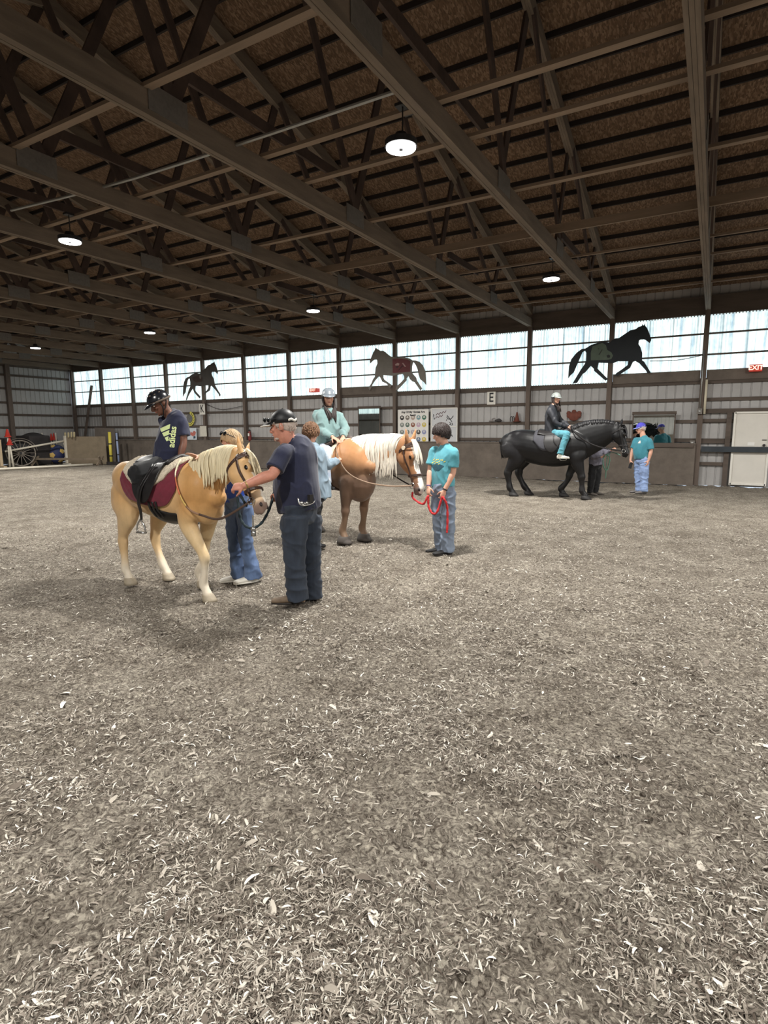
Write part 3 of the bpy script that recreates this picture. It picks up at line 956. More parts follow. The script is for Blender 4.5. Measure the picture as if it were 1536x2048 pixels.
board('notice', x0, x1, z0, z1, WY + .06, .01, pbr('paper_grey', (168, 166, 152), .7, var=(8, .1)), 'grey notice beside the tall mirror', 'notice')
x, z = wall_xz(498.5, 881, WY - .12)
t = thing('fire_extinguisher', (x, WY - .08, z + .02), 'dark red fire extinguisher at the foot of the post behind the man', 'fire extinguisher')
MB().limb([(x, WY - .075, 1.21), (x, WY - .075, 1.5), (x, WY - .075, 1.56)], [.07, .07, .03], n=16, k=3).build('cylinder', pbr('extinguisher_red', (120, 50, 50), .4), t)
MB().box((x, WY - .09, 1.61), (.05, .07, .05)).tube([(x, WY - .09, 1.62), (x + .09, WY - .1, 1.58), (x + .09, WY - .1, 1.4)], .012, n=6).build('valve', M_BLACK, t)
MB().box((x, WY - .147, 1.42), (.08, .006, .12)).build('label_patch', M_WHITE, t)

# things on the shelf girt
M_TERRA = pbr('terracotta', (112, 64, 52), .8, var=(12, .25))
M_DARKO = pbr('dark_ornament', (58, 54, 54), .7)
SH = 1.845
x, _ = wall_xz(1147, 838, WY + .05)
mb = MB()
for a, r_ in ((90, .16), (35, .19), (145, .19), (0, .15), (180, .15)):
    mb.ell((x + r_ * math.cos(R(a)) * 1.0, WY + .08, SH + .16 + r_ * .75 * math.sin(R(a))), .075, .04, .07, nu=12, nv=8)
mb.ell((x, WY + .08, SH + .14), .17, .045, .14)
o = mb.fused('fleur_ornament', M_TERRA, None, .012, 2); tag(o, 'reddish flower shaped ornament on the girt behind the black horse rider', 'ornament')
x, _ = wall_xz(1033, 838, WY + .05)
o = MB().loft([[(x + r_ * math.cos(a), WY + .09 + r_ * math.sin(a), z) for a in [2 * math.pi * j / 14 for j in range(14)]] for r_, z in ((.13, SH), (.12, SH + .02), (.085, SH + .025), (.05, SH + .16), (.022, SH + .30), (.012, SH + .31))]).build('traffic_cone', M_TERRA, smooth=True)
tag(o, 'small dull red cone on the girt shelf near the letter E', 'cone')
for k, (px, lab) in enumerate(((1022, 'right of the pair of'), (1026, 'beside the small'))):
    x, _ = wall_xz(px, 838, WY + .05)
    o = MB().tube([(x - .03, WY + .08, SH + .01), (x - .035, WY + .08, SH + .12), (x, WY + .08, SH + .17), (x + .035, WY + .08, SH + .12), (x + .03, WY + .08, SH + .01)], .012, n=6).build('horseshoe', M_DARKO, smooth=True)
    tag(o, ['dark horseshoe on the girt shelf, left one of two by the cone', 'dark horseshoe on the girt shelf, right one of two by the cone'][k], 'horseshoe', 'horseshoes on the shelf')
x, _ = wall_xz(996, 842, WY + .05)
o = MB().ell((x, WY + .08, SH + .045), .13, .05, .045).ell((x + .02, WY + .08, SH + .08), .06, .04, .03).fused('small_figurine', M_DARKO, None, .012, 1); tag(o, 'small dark lump shaped figurine on the girt shelf under the letter E', 'figurine')
x, _ = wall_xz(982, 841, WY + .05)
o = MB().ell((x, WY + .08, SH + .03), .09, .04, .03).limb([(x, WY + .08, SH + .03), (x + .06, WY + .08, SH + .11), (x + .13, WY + .08, SH + .12)], [.03, .02, .015], n=8).fused('bird_ornament', pbr('grey_ornament', (134, 128, 124), .7), None, .01, 1); tag(o, 'small grey bird ornament at the left end of the girt shelf', 'ornament')

# conduits, boxes and the door bay
xp = WX0 + 12 * BAY
o = MB().tube([(xp - .02, WY - .02, 3.72), (xp - .025, WY - .02, 2.0)], .016, n=8).build('conduit', M_GALV, smooth=True); tag(o, 'thin grey metal conduit down the post left of the white door', 'conduit')
x, z = wall_xz(1408.5, 828, WY - .03); x2, z2 = wall_xz(1413.5, 759, WY - .03)
o = MB().tube([(x, WY - .04, z), (x, WY - .04, z2)], .032, n=12).build('plastic_pipe', pbr('cream_plastic', (206, 198, 176), .5), smooth=True); tag(o, 'cream plastic pipe fixed upright beside the conduit post', 'pipe')
for px, lab in (((1394, 817, 1404, 828), 'grey switch box at the lower end of the conduit'), ((1380, 881, 1389, 891), 'small grey outlet box at the right end of the kick wall')):
    x0, x1, z0, z1 = wrect(*px, WY - .03)
    t = board('switch_box', x0, x1, z0, z1, WY - .025, .06, M_PLATE, lab, 'switch box')
    MB().ell(((x0 + x1) / 2, WY - .09, (z0 + z1) / 2), .03, .012, .03).build('knob', M_GALV, t)
for (a, b) in (((1404, 841), (1455, 841)), ((1402, 883), (1453, 883)), ((1399, 927), (1449, 927))):
    xa, za = wall_xz(*a, WY + .1); xb, zb = wall_xz(*b, WY + .1)
    trim(MB().box(((xa + xb) / 2, WY + .13, za), (xb - xa, .05, .09)), M_GIRT)
xa, za = wall_xz(1455, 900, WY + .1)
trim(MB().box((xa - .02, WY + .12, 1.03), (.12, .1, 2.05)), M_GIRT)
trim(MB().box((xp + BAY / 2, WY + .12, 2.08), (BAY, .08, .12)), M_GIRT)
# white door, lower panel framed separately
x0, _ = wall_xz(1459, 968, WY + .08); x1, _ = wall_xz(1530.5, 960, WY + .08)
dr = thing('door_1', ((x0 + x1) / 2, WY + .08, .08), None, None); dr['kind'] = 'structure'; del_keys = [k for k in ('label', 'category') if k in dr]
dm = MB().box(((x0 + x1) / 2, WY + .10, 1.04), (x1 - x0, .04, 1.94)); dm.build('door_leaf', pbr('door_white', (214, 210, 202), .5, var=(2, .07)), dr)
f = MB()
f.box((x0, WY + .07, 1.04), (.05, .05, 1.98)); f.box((x1, WY + .07, 1.04), (.05, .05, 1.98)); f.box(((x0 + x1) / 2, WY + .07, 2.02), (x1 - x0, .05, .05)); f.box(((x0 + x1) / 2, WY + .07, .08), (x1 - x0, .05, .05))
f.build('door_frame', M_WHITE, dr)
xk, zk = wall_xz(1528, 889, WY + .07)
MB().ell((xk, WY + .05, zk - .02), .035, .03, .035).box((xk, WY + .07, zk + .12), (.10, .02, .02)).build('door_handle', M_DARKO, dr)
sx, sz = wall_xz(1502, 888, WY + .07)
nt_ = MB(); nt_.box((sx, WY + .074, sz), (.16, .006, .09)); o = nt_.build('door_notice', pbr('notice_pale', (232, 230, 226), .6), dr)
xa, _ = wall_xz(1402, 900, WY - .02)
o = MB().box(((xa + xp + BAY) / 2, WY + .0, 1.03), (xp + BAY - xa, .06, .15)).build('safety_bar', pbr('bar_dark', (52, 58, 64), .7, var=(4, .2))); tag(o, 'dark wooden bar slid across the white door', 'bar')

# drooping wires
o = MB().tube([(WX0 + 4 * BAY + .05, WY + .06, 2.80), (WX0 + 4.4 * BAY, WY + .12, 2.52), (WX0 + 5 * BAY - .05, WY + .06, 2.64)], .012, n=5).build('wire', M_DARKO); tag(o, 'thin dark wire drooping right of the letter K', 'wire')
xa, za = wall_xz(1300, 722, WY - .02); xb, zb = wall_xz(1408, 710, WY - .02)
o = MB().tube([(xa, WY - .02, za), ((xa + xb) / 2, WY - .02, (za + zb) / 2 - .06), (xb, WY - .02, zb)], .01, n=5).build('wire', M_DARKO); tag(o, 'thin wire from the large silhouette to the conduit post', 'wire')
# ------------------------------------------------------------------ jumping gear and carriage by the far left corner
M_POLEW = pbr('pole_white', (226, 218, 202), .6, var=(5, .12))
M_CART = pbr('cart_black', (40, 38, 40), .5, var=(3, .2))
M_WHEEL = pbr('wheel_wood', (150, 140, 130), .6, var=(8, .2))
M_PLY = pbr('plywood_tan', (140, 126, 106), .85, var=(2.5, .2))
M_TARP = pbr('tarp_dark', (54, 50, 50), .8, var=(2, .3))


def at(px, py, y):
    d = ray(px, py); return CP + d * (y / d.y)


def wheel(parent, c, r, ax, n=16):
    c = Vector(c); ax = Vector(ax).normalized(); u = Vector((0, 0, 1)); s = u.cross(ax).normalized()
    ring = [c + s * (r * math.cos(2 * math.pi * j / 40)) + u * (r * math.sin(2 * math.pi * j / 40)) for j in range(41)]
    w = MB().limb([tuple(p) for p in ring], [.026] * 41, n=8, k=1, round_ends=False).build('wheel', M_WHEEL, parent, True)
    h = MB().cyl(c - ax * .11, c + ax * .11, .065, 14, .05); h.build('hub', M_CART, w)
    for k in range(n):
        a = 2 * math.pi * k / n
        d = s * math.cos(a) + u * math.sin(a)
        MB().limb([c + d * .05, c + d * r], [.017, .012], n=6, k=1).build('spoke', M_WHEEL, w)
    return w


c0 = at(42, 909, 14.55)
t = thing('carriage', (c0.x, c0.y, 0), 'black horse carriage with big spoked wheels behind the jump pole', 'carriage')
axd = Vector((.89, -.456, 0)); fw = Vector((.456, .89, 0))
wheel(t, (c0.x, c0.y, .60), .58, axd)
wheel(t, Vector((c0.x, c0.y, .60)) - axd * 1.35, .58, axd)
wheel(t, Vector((c0.x, c0.y, .46)) - fw * 1.5, .44, axd)
wheel(t, Vector((c0.x, c0.y, .46)) - fw * 1.5 - axd * 1.3, .44, axd)
cb = MB()
bc = Vector((c0.x, c0.y, 0)) - axd * .67 - fw * .7
rot = Matrix((fw, -axd, Vector((0, 0, 1)))).transposed()
cb.box(bc + Vector((0, 0, .86)), (2.1, .95, .34), rot); cb.box(bc - fw * .9 + Vector((0, 0, 1.12)), (.08, .95, .4), rot)
cb.build('body', M_CART, t)
MB().box(bc + fw * .1 + Vector((0, 0, 1.16)), (.55, .9, .28), rot).box(bc - fw * .15 + Vector((0, 0, 1.42)), (.1, .9, .4), rot).build('seat', M_TARP, t)
MB().beam(Vector((c0.x, c0.y, .6)), Vector((c0.x, c0.y, .6)) - axd * 1.35, .06, .06).build('axle', M_CART, t)
arc = [Vector((c0.x, c0.y, .60)) + axd * .02 + (fw * math.cos(R(a)) + Vector((0, 0, 1)) * math.sin(R(a))) * .68 for a in range(10, 150, 14)]
MB().limb([tuple(p) for p in arc], [(.09, .012)] * len(arc), n=8, side=axd, k=2).build('fender', M_WHEEL, t, True)

# tarp covered cart behind
pc = at(66, 880, 15.55)
mb = MB(); mb.box((pc.x + .05, pc.y + .0, .70), (1.2, 1.0, 1.40)); mb.ell((pc.x + .05, pc.y, 1.25), .6, .5, .3)
o = mb.fused('covered_cart', M_TARP, None, .05, 5); tag(o, 'dark tarp covered cart standing behind the carriage', 'cart')

# ball
bc_ = at(111, 903, 16.35)
t = thing('horse_ball', (bc_.x, bc_.y, 0), 'big navy blue ball with yellow pentagons behind the jump', 'ball')
RB = .48
MB().ell((bc_.x, bc_.y, RB), RB, nu=32, nv=20).build('ball_skin', pbr('ball_navy', (52, 58, 98), .6, var=(4, .2)), t, True)
pn = [Vector((0, 0, 1)), Vector((0, 0, -1))] + [Vector((math.cos(R(72 * k + 20)) * .894, math.sin(R(72 * k + 20)) * .894, .447)) for k in range(5)] + [Vector((math.cos(R(72 * k + 56)) * .894, math.sin(R(72 * k + 56)) * .894, -.447)) for k in range(5)]
rt = Matrix.Rotation(R(28), 3, 'X') @ Matrix.Rotation(R(15), 3, 'Y')
for d in pn:
    d = rt @ d; s = d.orthogonal().normalized(); u = d.cross(s)
    rings = [[Vector((bc_.x, bc_.y, RB)) + (d * .98 + (s * math.cos(R(72 * k)) + u * math.sin(R(72 * k))) * q).normalized() * (RB + e) for k in range(5)] for q, e in ((.30, .002), (.29, .008), (.14, .009))]
    MB().loft(rings).build('pentagon', pbr('ball_yellow', (214, 180, 104), .6), t)

# plywood panel, leaning board
a = ground(133, 928.5); b = ground(215, 928)
t = thing('plywood_screen', ((a.x + b.x) / 2, (a.y + b.y) / 2, 0), 'grey tan plywood board between the white standard and yellow pole', 'panel')
dxy = (b - a).normalized(); nrm = Vector((dxy.y, -dxy.x, 0))
MB().beam(Vector((a.x, a.y, .67)), Vector((b.x, b.y, .67)), .04, 1.34).build('board', M_PLY, t)
fr = MB().beam(Vector((a.x, a.y, .05)) - nrm * .05, Vector((b.x, b.y, .05)) - nrm * .05, .06, .09)
fr.build('foot_rail', M_PLY, t)
a2 = at(192, 900, 17.95); b2 = at(231, 900, 18.05)
o = MB().beam(Vector((a2.x, a2.y, .89)), Vector((b2.x, b2.y, .84)), .03, 1.78).build('leaning_board', pbr('board_grey', (128, 118, 110), .85, var=(3, .2)))
tag(o, 'grey board standing against the wall behind the plywood panel', 'board')

# poles standing in blocks
def stand_pole(px, top, dep, r, mat, lab, bands, bandm):
    g = at(px[0], px[1], dep); g.z = 0; h = at(top[0], top[1], dep); lean = Vector((h.x, dep + .02, h.z))
    t = thing('jump_pole', (g.x, g.y, 0), lab, 'pole', 'poles standing by the panel')
    MB().limb([(g.x, g.y, .02), tuple(lean)], [r, r], n=14, k=1, round_ends=False).build('pole', mat, t, True)
    for q in bands:
        p = Vector((g.x, g.y, 0)).lerp(lean, q); p2 = Vector((g.x, g.y, 0)).lerp(lean, q + .035)
        MB().cyl(p, p2, r * 1.12, 14).build('band', bandm, t)
    MB().box((g.x + .04, g.y - .02, .07), (.34, .3, .14)).build('block', M_DARKO, t)
stand_pole((223, 929), (218, 864), 17.15, .07, pbr('pole_yellow', (216, 200, 84), .5), 'yellow pole with black bands standing by the plywood panel', (.25, .62), M_BLACK)
stand_pole((238, 928), (232, 866), 17.3, .045, pbr('pole_blue', (150, 164, 196), .5), 'pale blue pole standing right of the yellow pole', (.3, .75), M_DARKO)
g = ground(247, 928.5)
o = MB().box((g.x, g.y, .05), (.5, .22, .1)).build('pole_block', pbr('block_grey', (120, 116, 112), .8)); tag(o, 'grey low block lying right of the pale blue pole', 'block')

# white standard, slanted pole, wooden post, ground pole, cones on sticks
g = Vector((-27.6, 16.3, 0)); gw = at(134, 928, 16.3)
t = thing('jump_standard', (gw.x, gw.y, 0), 'white jump standard at the left edge of the plywood panel', 'jump standard')
MB().box((gw.x, gw.y, .69), (.09, .09, 1.38)).build('upright', M_POLEW, t)
MB().box((gw.x, gw.y, .03), (.5, .12, .06)).build('foot', M_POLEW, t)
for k in range(3):
    MB().box((gw.x - .07, gw.y - .02, .3 + .35 * k), (.07, .05, .09)).build('cup', M_POLEW, t)
for k, (dx, dz) in enumerate(((-.22, 1.34), (.2, 1.4), (.42, 1.42), (.62, 1.42))):
    o = MB().limb([(gw.x + dx, gw.y + .16, dz - .02 if dx > 0 else 0.0), (gw.x + dx + .02, gw.y + .16, dz + .16)], [.04, .05], n=8, k=1).build('peg', pbr('peg_cream', (190, 176, 140), .7))
    tag(o, ['cream peg standing just left of the white standard top', 'cream peg on the panel edge, nearest the white standard', 'cream peg on the panel edge, middle one', 'cream peg on the panel edge, farthest right'][k], 'peg', 'pegs along the panel')
    if dx > 0: o.location = (0, -.04 * k - .1 + .25 * dx, -.06)
pl = at(10, 903, 13.85); pr = Vector((gw.x, gw.y - .08, 1.13))
o = MB().limb([tuple(pl), tuple(pr)], [.045, .045], n=12, k=1, round_ends=False).build('jump_pole', M_POLEW, smooth=True); tag(o, 'white jump pole slanting from the cone sticks up to the standard', 'pole')
wp = at(4, 935, 13.6)
t = thing('wooden_post', (wp.x - .05, wp.y, 0), 'pale wooden upright post at the left edge of the picture', 'post')
MB().box((wp.x - .07, wp.y, .62), (.18, .12, 1.24)).build('upright', pbr('pine', (206, 184, 152), .7, var=(8, .12)), t)
MB().box((wp.x - .05, wp.y, .03), (.7, .14, .06)).build('foot', pbr('pine', (206, 184, 152), .7), t)
a = ground(-60, 943.5); b = ground(185, 931)
o = MB().limb([(a.x, a.y, .05), (b.x, b.y, .05)], [.05, .05], n=12, k=1, round_ends=False).build('ground_pole', M_POLEW, smooth=True); tag(o, 'long white pole lying on the floor in front of the carriage', 'pole')


def cone_stick(px, top, y, lab, h=None):
    g = at(px[0], px[1], y); g.z = 0; tp = at(top[0], top[1], y)
    t = thing('cone_stick', (g.x, g.y, 0), lab, 'cone on a stick', 'cones on white sticks')
    MB().limb([(g.x, g.y, 0), (tp.x, tp.y, tp.z - .3)], [.045, .035] if y < 15 else [.03, .03], n=10, k=1, round_ends=False).build('stick', M_POLEW, t, True)
    ck = .9 if y < 15 else .62
    MB().loft([[(tp.x + ck * r_ * math.cos(2 * math.pi * j / 14), tp.y + ck * r_ * math.sin(2 * math.pi * j / 14), tp.z + z) for j in range(14)] for r_, z in ((.16, -.36), (.16, -.33), (.12, -.32), (.05, -.04), (.02, 0))]).build('cone', M_RED, t, True)
cone_stick((20, 933.5), (14, 858), 13.85, 'tall white stick with a red cone on top at the far left')
cone_stick((27, 933.5), (18, 874), 13.9, 'white stick with a lower red cone leaning beside the tall one')
cone_stick((102, 926), (102, 867), 16.95, 'white stick with a red cone behind the navy ball, left one')
cone_stick((107, 926), (107, 866), 17.0, 'white stick with a red cone behind the navy ball, right one')
for px, lab in ((90, 'thin grey stick standing left of the cones behind the ball'), (117, 'thin white stick standing right of the cones behind the ball')):
    g = at(px, 926, 16.3 if px < 100 else 16.95)
    o = MB().limb([(g.x, g.y, 0), (g.x - .03, g.y, 1.5)], [.03, .03], n=8, k=1).build('stick', M_POLEW); tag(o, lab, 'stick')
# low trestle rail
a = ground(68, 930.5); b = ground(206, 930.5)
t = thing('low_trestle', ((a.x + b.x) / 2, (a.y + b.y) / 2, 0), 'low weathered rail on crossed legs in front of the plywood panel', 'trestle')
M_WEATH = pbr('weathered_wood', (130, 116, 100), .85, var=(6, .25))
MB().beam(Vector((a.x, a.y, .30)), Vector((b.x, b.y, .30)), .12, .09).build('rail', M_WEATH, t)
d = (b - a).normalized(); pdir = Vector((d.y, -d.x, 0))
for p in (a + d * .1, b - d * .1):
    for s in (-1, 1):
        MB().beam(Vector((p.x, p.y, 0)) + pdir * (.24 * s) - d * .06, Vector((p.x, p.y, .42)) - pdir * (.18 * s) + d * .04, .05, .09).build('leg', M_WEATH, t)
# ------------------------------------------------------------------ horses
TORSO = [(-.53, .80, .05, .05), (-.50, .80, .115, .10), (-.44, .795, .165, .15), (-.36, .79, .195, .185), (-.26, .785, .205, .205), (-.14, .765, .205, .215), (0, .745, .210, .222),
         (.12, .742, .220, .215), (.22, .758, .228, .195), (.31, .775, .222, .175), (.40, .765, .195, .160), (.47, .745, .150, .130), (.52, .735, .075, .075)]


class Horse:
    def __init__(self, name, loc, heading, H, L, label, wid=1.0, bone=1.0, belly=0.0):
        self.H, self.L, self.wid, self.bone = H, L, wid, bone
        self.T = [(a, zc - belly * .5 * max(0, 1 - (a / .5) ** 2), rz + belly * .5 * max(0, 1 - (a / .5) ** 2), ry) for a, zc, rz, ry in TORSO]
        self.f = Vector((math.cos(R(heading)), math.sin(R(heading)), 0)); self.l = Vector((-self.f.y, self.f.x, 0)); self.u = Vector((0, 0, 1))
        self.o = Vector((loc[0], loc[1], 0))
        self.root = thing(name, self.o, label, 'horse')
        self.mb = MB()

    def w(self, x, y, z):
        return self.o + self.f * x + self.l * y + self.u * z

    def loc(self, p):
        d = p - self.o
        return d.dot(self.f), d.dot(self.l), d.z

    def sec(self, x):
        """torso section at local x (metres): centre z, half height, half width"""
        a = x / (self.H * self.L)
        xs = [t[0] for t in self.T]
        return [float(np.interp(a, xs, [t[i] for t in self.T])) * self.H * (self.wid if i == 3 else 1) for i in (1, 2, 3)]

    def surf(self, x, th, e=0.0):
        """point on the barrel: th = 90 top, 0 left side, 180 right side"""
        zc, rz, ry = self.sec(x)
        return self.w(x, (ry + e) * math.cos(R(th)), zc + (rz + e) * math.sin(R(th)))

    def torso(self):
        H = self.H
        pts = [self.w(a * H * self.L, 0, zc * H) for a, zc, rz, ry in self.T]
        self.mb.limb([tuple(p) for p in pts], [(ry * H * self.wid, rz * H) for a, zc, rz, ry in self.T], n=28, side=self.l, k=3)
        # withers, croup and breast muscles
        self.mb.ell(self.w(.27 * H * self.L, 0, .92 * H), .15 * H, .055 * H, .072 * H, (self.f, self.l, self.u))
        for s in (-1, 1):
            self.mb.ell(self.w(-.33 * H * self.L, .085 * H * s, .84 * H), .17 * H, .10 * H, .135 * H, (self.f, self.l, self.u))
            self.mb.ell(self.w(.41 * H * self.L, .065 * H * s, .70 * H), .085 * H, .08 * H, .13 * H, (self.f, self.l, self.u))

    def front(self, s, xt, xe, xk, xh, lift=0):
        H = self.H; Y = .115 * s
        P = [(xt, .10 * s, .72), (xt * .45 + xe * .55, Y, .62), (xe, Y, .54), ((xe * .6 + xk * .4), Y, .45), (xe * .15 + xk * .85, Y, .36), (xk, Y, .31), (xk * .92 + xh * .08, Y, .27), (xk * .6 + xh * .4, Y, .20), (xk * .12 + xh * .88 - .012, Y, .118), (xh + .012, Y, .08), (xh + .03, Y, .045)]
        rr = [(.10, .05), (.098, .06), (.075, .058), (.058, .05), (.041, .038), (.043, .040), (.033, .032), (.0285, .026), (.036, .034), (.030, .029), (.037, .036)]
        self.leg(P, rr)

    def hind(self, s, xt, xs, xk, xh):
        H = self.H; Y = .125 * s
        P = [(xt, .10 * s, .76), (xt * .6 + xs * .4, .118 * s, .65), (xs, Y, .55), (xs * .45 + xk * .55, Y, .45), (xk * .9 + xs * .1, Y, .385), (xk, Y, .335), (xk * .9 + xh * .1, Y, .27), (xk * .6 + xh * .4, Y, .20), (xk * .1 + xh * .9 - .012, Y, .118), (xh + .012, Y, .08), (xh + .03, Y, .045)]
        rr = [(.16, .085), (.15, .085), (.105, .07), (.066, .05), (.046, .036), (.05, .038), (.036, .032), (.031, .028), (.038, .036), (.031, .030), (.038, .037)]
        self.leg(P, rr)

    def leg(self, P, rr):
        H = self.H
        self.mb.limb([tuple(self.w(x * H, y * H, z * H)) for x, y, z in P], [(a * H * self.bone, b * H * self.bone) for a, b in rr], n=14, side=self.f, k=3)
        x, y, z = P[-1]
        h = MB(); rings = []
        for r_, zz, dx in ((.036, .052, -.004), (.040, .045, 0), (.047, .02, .012), (.052, .0, .02), (.03, -.002, .02)):
            rings.append([self.w((x + dx) * H + r_ * H * self.bone * 1.08 * math.cos(2 * math.pi * j / 18), y * H + r_ * H * self.bone * math.sin(2 * math.pi * j / 18), zz * H) for j in range(18)])
        h.loft(rings)
        self.hoofs = getattr(self, 'hoofs', []) + [h]

    def neck(self, N):
        """N: list of (x, z, half depth, half width) metres, base to poll; optional y"""
        self.N = [(p + (0,))[:5] if len(p) == 4 else p for p in N]
        self.mb.limb([tuple(self.w(p[0], p[4], p[1])) for p in self.N], [(p[3], p[2]) for p in self.N], n=22, side=self.l, k=4)
        d = crom([(p[0], p[4], p[1], p[2], p[3]) for p in self.N], 8)
        self.nd = d

    def neck_at(self, s):
        """centre, up in the neck plane, half depth, half width at s in 0..1"""
        i = s * (len(self.nd) - 1); a = int(min(i, len(self.nd) - 2)); t = i - a
        q = self.nd[a] * (1 - t) + self.nd[a + 1] * t
        tg = self.nd[min(a + 1, len(self.nd) - 1)] - self.nd[a]
        tv = (self.f * tg[0] + self.l * tg[1] + self.u * tg[2]).normalized()
        up = self.l.cross(tv) * -1
        if up.z < 0: up = -up
        return self.w(q[0], q[1], q[2]), up, q[3], q[4], tv

    def head(self, poll, muz, yaw=0.0):
        """poll, muz local (x, y, z); yaw turns the face about its own long axis"""
        p = self.w(*poll); m = self.w(*muz)
        d = (m - p); HL = d.length; d.normalize()
        lat = self.l - d * self.l.dot(d); lat.normalize()
        n = lat.cross(d)
        if n.dot(self.f) < 0: n = -n
        rot = Matrix.Rotation(R(yaw), 3, d)
        lat, n = rot @ lat, rot @ n
        k = HL / .56
        self.hp, self.hd, self.hl, self.hn, self.hk, self.HL = p, d, lat, n, k, HL
        S = [(-.10, .055, .05, -.02), (0, .088, .064, -.015), (.14, .116, .078, -.036), (.28, .122, .080, -.046), (.40, .104, .070, -.036), (.52, .080, .056, -.018), (.66, .066, .048, -.006), (.80, .062, .050, -.002), (.90, .060, .053, -.008), (.97, .046, .045, -.014), (1.0, .026, .030, -.018)]
        self.mb.limb([tuple(p + d * (t * HL) + n * (o_ * k)) for t, rz, ry, o_ in S], [(ry * k, rz * k) for t, rz, ry, o_ in S], n=20, side=lat, k=3)
        for s in (-1, 1):
            b = self.hpt(.30, s * .062, .052); self.mb.ell(b, .045 * k, .022 * k, .028 * k, (d, lat, n))
            self.mb.ell(self.hpt(.27, s * .058, -.07), .075 * k, .03 * k, .07 * k, (d, lat, n))
            self.mb.ell(self.hpt(.91, s * .035, .012), .035 * k, .022 * k, .032 * k, (d, lat, n))
            e0 = self.hpt(.0, s * .045, .035)
            ed = (-d * .8 + n * .35 + lat * (.28 * s)).normalized()
            self.mb.limb([tuple(e0), tuple(e0 + ed * .05 * k), tuple(e0 + ed * .10 * k), tuple(e0 + ed * .15 * k)], [(.028 * k, .018 * k), (.036 * k, .016 * k), (.028 * k, .012 * k), (.006 * k, .006 * k)], n=12, side=lat)
        self.mb.ell(self.hpt(.95, 0, -.055), .035 * k, .034 * k, .022 * k, (d, lat, n))

    def hpt(self, t, a, b):
        return self.hp + self.hd * (t * self.HL) + self.hl * (a * self.hk) + self.hn * (b * self.hk)

    def finish(self, coat, colfn, hoofmat, voxel=.012):
        def post(me, off):
            fn = lambda p, n: .0022 * noise.noise(p * 9) + .004 * noise.noise(p * 3.3)
            displace(me, fn, off)
            paint(me, lambda p: srgb(*colfn(self, p))[:3], off)
        self.body = self.mb.fused('body', coat, self.root, voxel, 10, post)
        for h in self.hoofs:
            h.build('hoof', hoofmat, self.root, True)
        k = self.hk
        for s in (-1, 1):
            MB().ell(self.hpt(.31, s * .073, .042), .024 * k, .013 * k, .019 * k, (self.hd, self.hl, self.hn)).build('eye', M_EYE, self.root, True)
            MB().ell(self.hpt(.935, s * .047, .022), .020 * k, .010 * k, .013 * k, (self.hd, self.hl, self.hn)).build('nostril', M_NOSTRIL, self.root, True)

    def hair(self, name, locks, mat, r0=.016, flat=.45, parent=None):
        mb = MB()
        for pts, sc in locks:
            n = len(pts)
            rr = [(r0 * sc * w_, r0 * sc * w_ * flat) for w_ in np.interp(np.linspace(0, 1, n), [0, .25, .7, 1], [.6, 1, .8, .12])]
            mb.limb([tuple(p) for p in pts], rr, n=6, k=3, side=self.f, round_ends=False)
        return mb.build(name, mat, parent or self.root, True)

    def mane(self, mat, side=-1, n=90, ln=.3, s0=.1, s1=.97, seed=1, end=-10, r0=.02, lay=3):
        rg = random.Random(seed); locks = []
        for j in range(n):
            s = s0 + (s1 - s0) * (j + rg.random()) / n
            c, up, rz, ry, tv = self.neck_at(s)
            e = .012 + .02 * rg.random(); sl = -.10 - .12 * rg.random()
            L_ = ln * (.75 + .4 * rg.random()); pts = []
            th = 96
            p = c + up * (rz + e * .7) + self.l * (side * -.02)
            pts.append(p); acc = 0; last = p
            for k in range(1, 26):
                th = 90 - k * 6
                if th < end: break
                q = c + up * ((rz + e) * math.sin(R(th))) + self.l * (side * (ry + e) * math.cos(R(th))) + tv * (sl * (90 - th) / 90 * .5)
                acc += (q - last).length; last = q
                if k % 3 == 0: pts.append(q)
                if acc > L_: break
            while acc < L_:
                q = last + Vector((0, 0, -.06)) + self.l * (side * .004) + tv * (rg.random() - .5) * .02
                acc += .06; pts.append(q); last = q
            if len(pts) > 2: locks.append((pts, .7 + .6 * rg.random()))
        return self.hair('mane', locks, mat, r0)

    def forelock(self, mat, n=26, ln=.3, seed=3, r0=.014):
        rg = random.Random(seed); locks = []
        for j in range(n):
            a = (rg.random() - .5) * .10; L_ = ln * (.7 + .5 * rg.random())
            pts = [self.hpt(-.02, a * .5, .07 + .02 * rg.random())]
            for q in (.25, .5, .75, 1.0):
                t = q * L_ / self.HL
                off = float(np.interp(t, [0, .14, .28, .4, .52, .66], [.075, .086, .082, .072, .066, .064])) + .008 + .012 * rg.random()
                pts.append(self.hpt(t, a * (.6 + .8 * q), off))
            locks.append((pts, .7 + .6 * rg.random()))
        return self.hair('forelock', locks, mat, r0)

    def tail(self, mat, x, z, pts, n=40, seed=5, r0=.02, spread=.05):
        rg = random.Random(seed); locks = []
        for j in range(n):
            dx, dy = (rg.random() - .5) * spread, (rg.random() - .5) * spread
            k = .85 + .25 * rg.random(); L = []
            for i, (a, b) in enumerate(pts):
                g = .4 + .9 * i / len(pts)
                L.append(self.w(x + a + dx * g, dy * g, z + b * (k if i > 1 else 1)))
            locks.append((L, .7 + .6 * rg.random()))
        return self.hair('tail', locks, mat, r0)

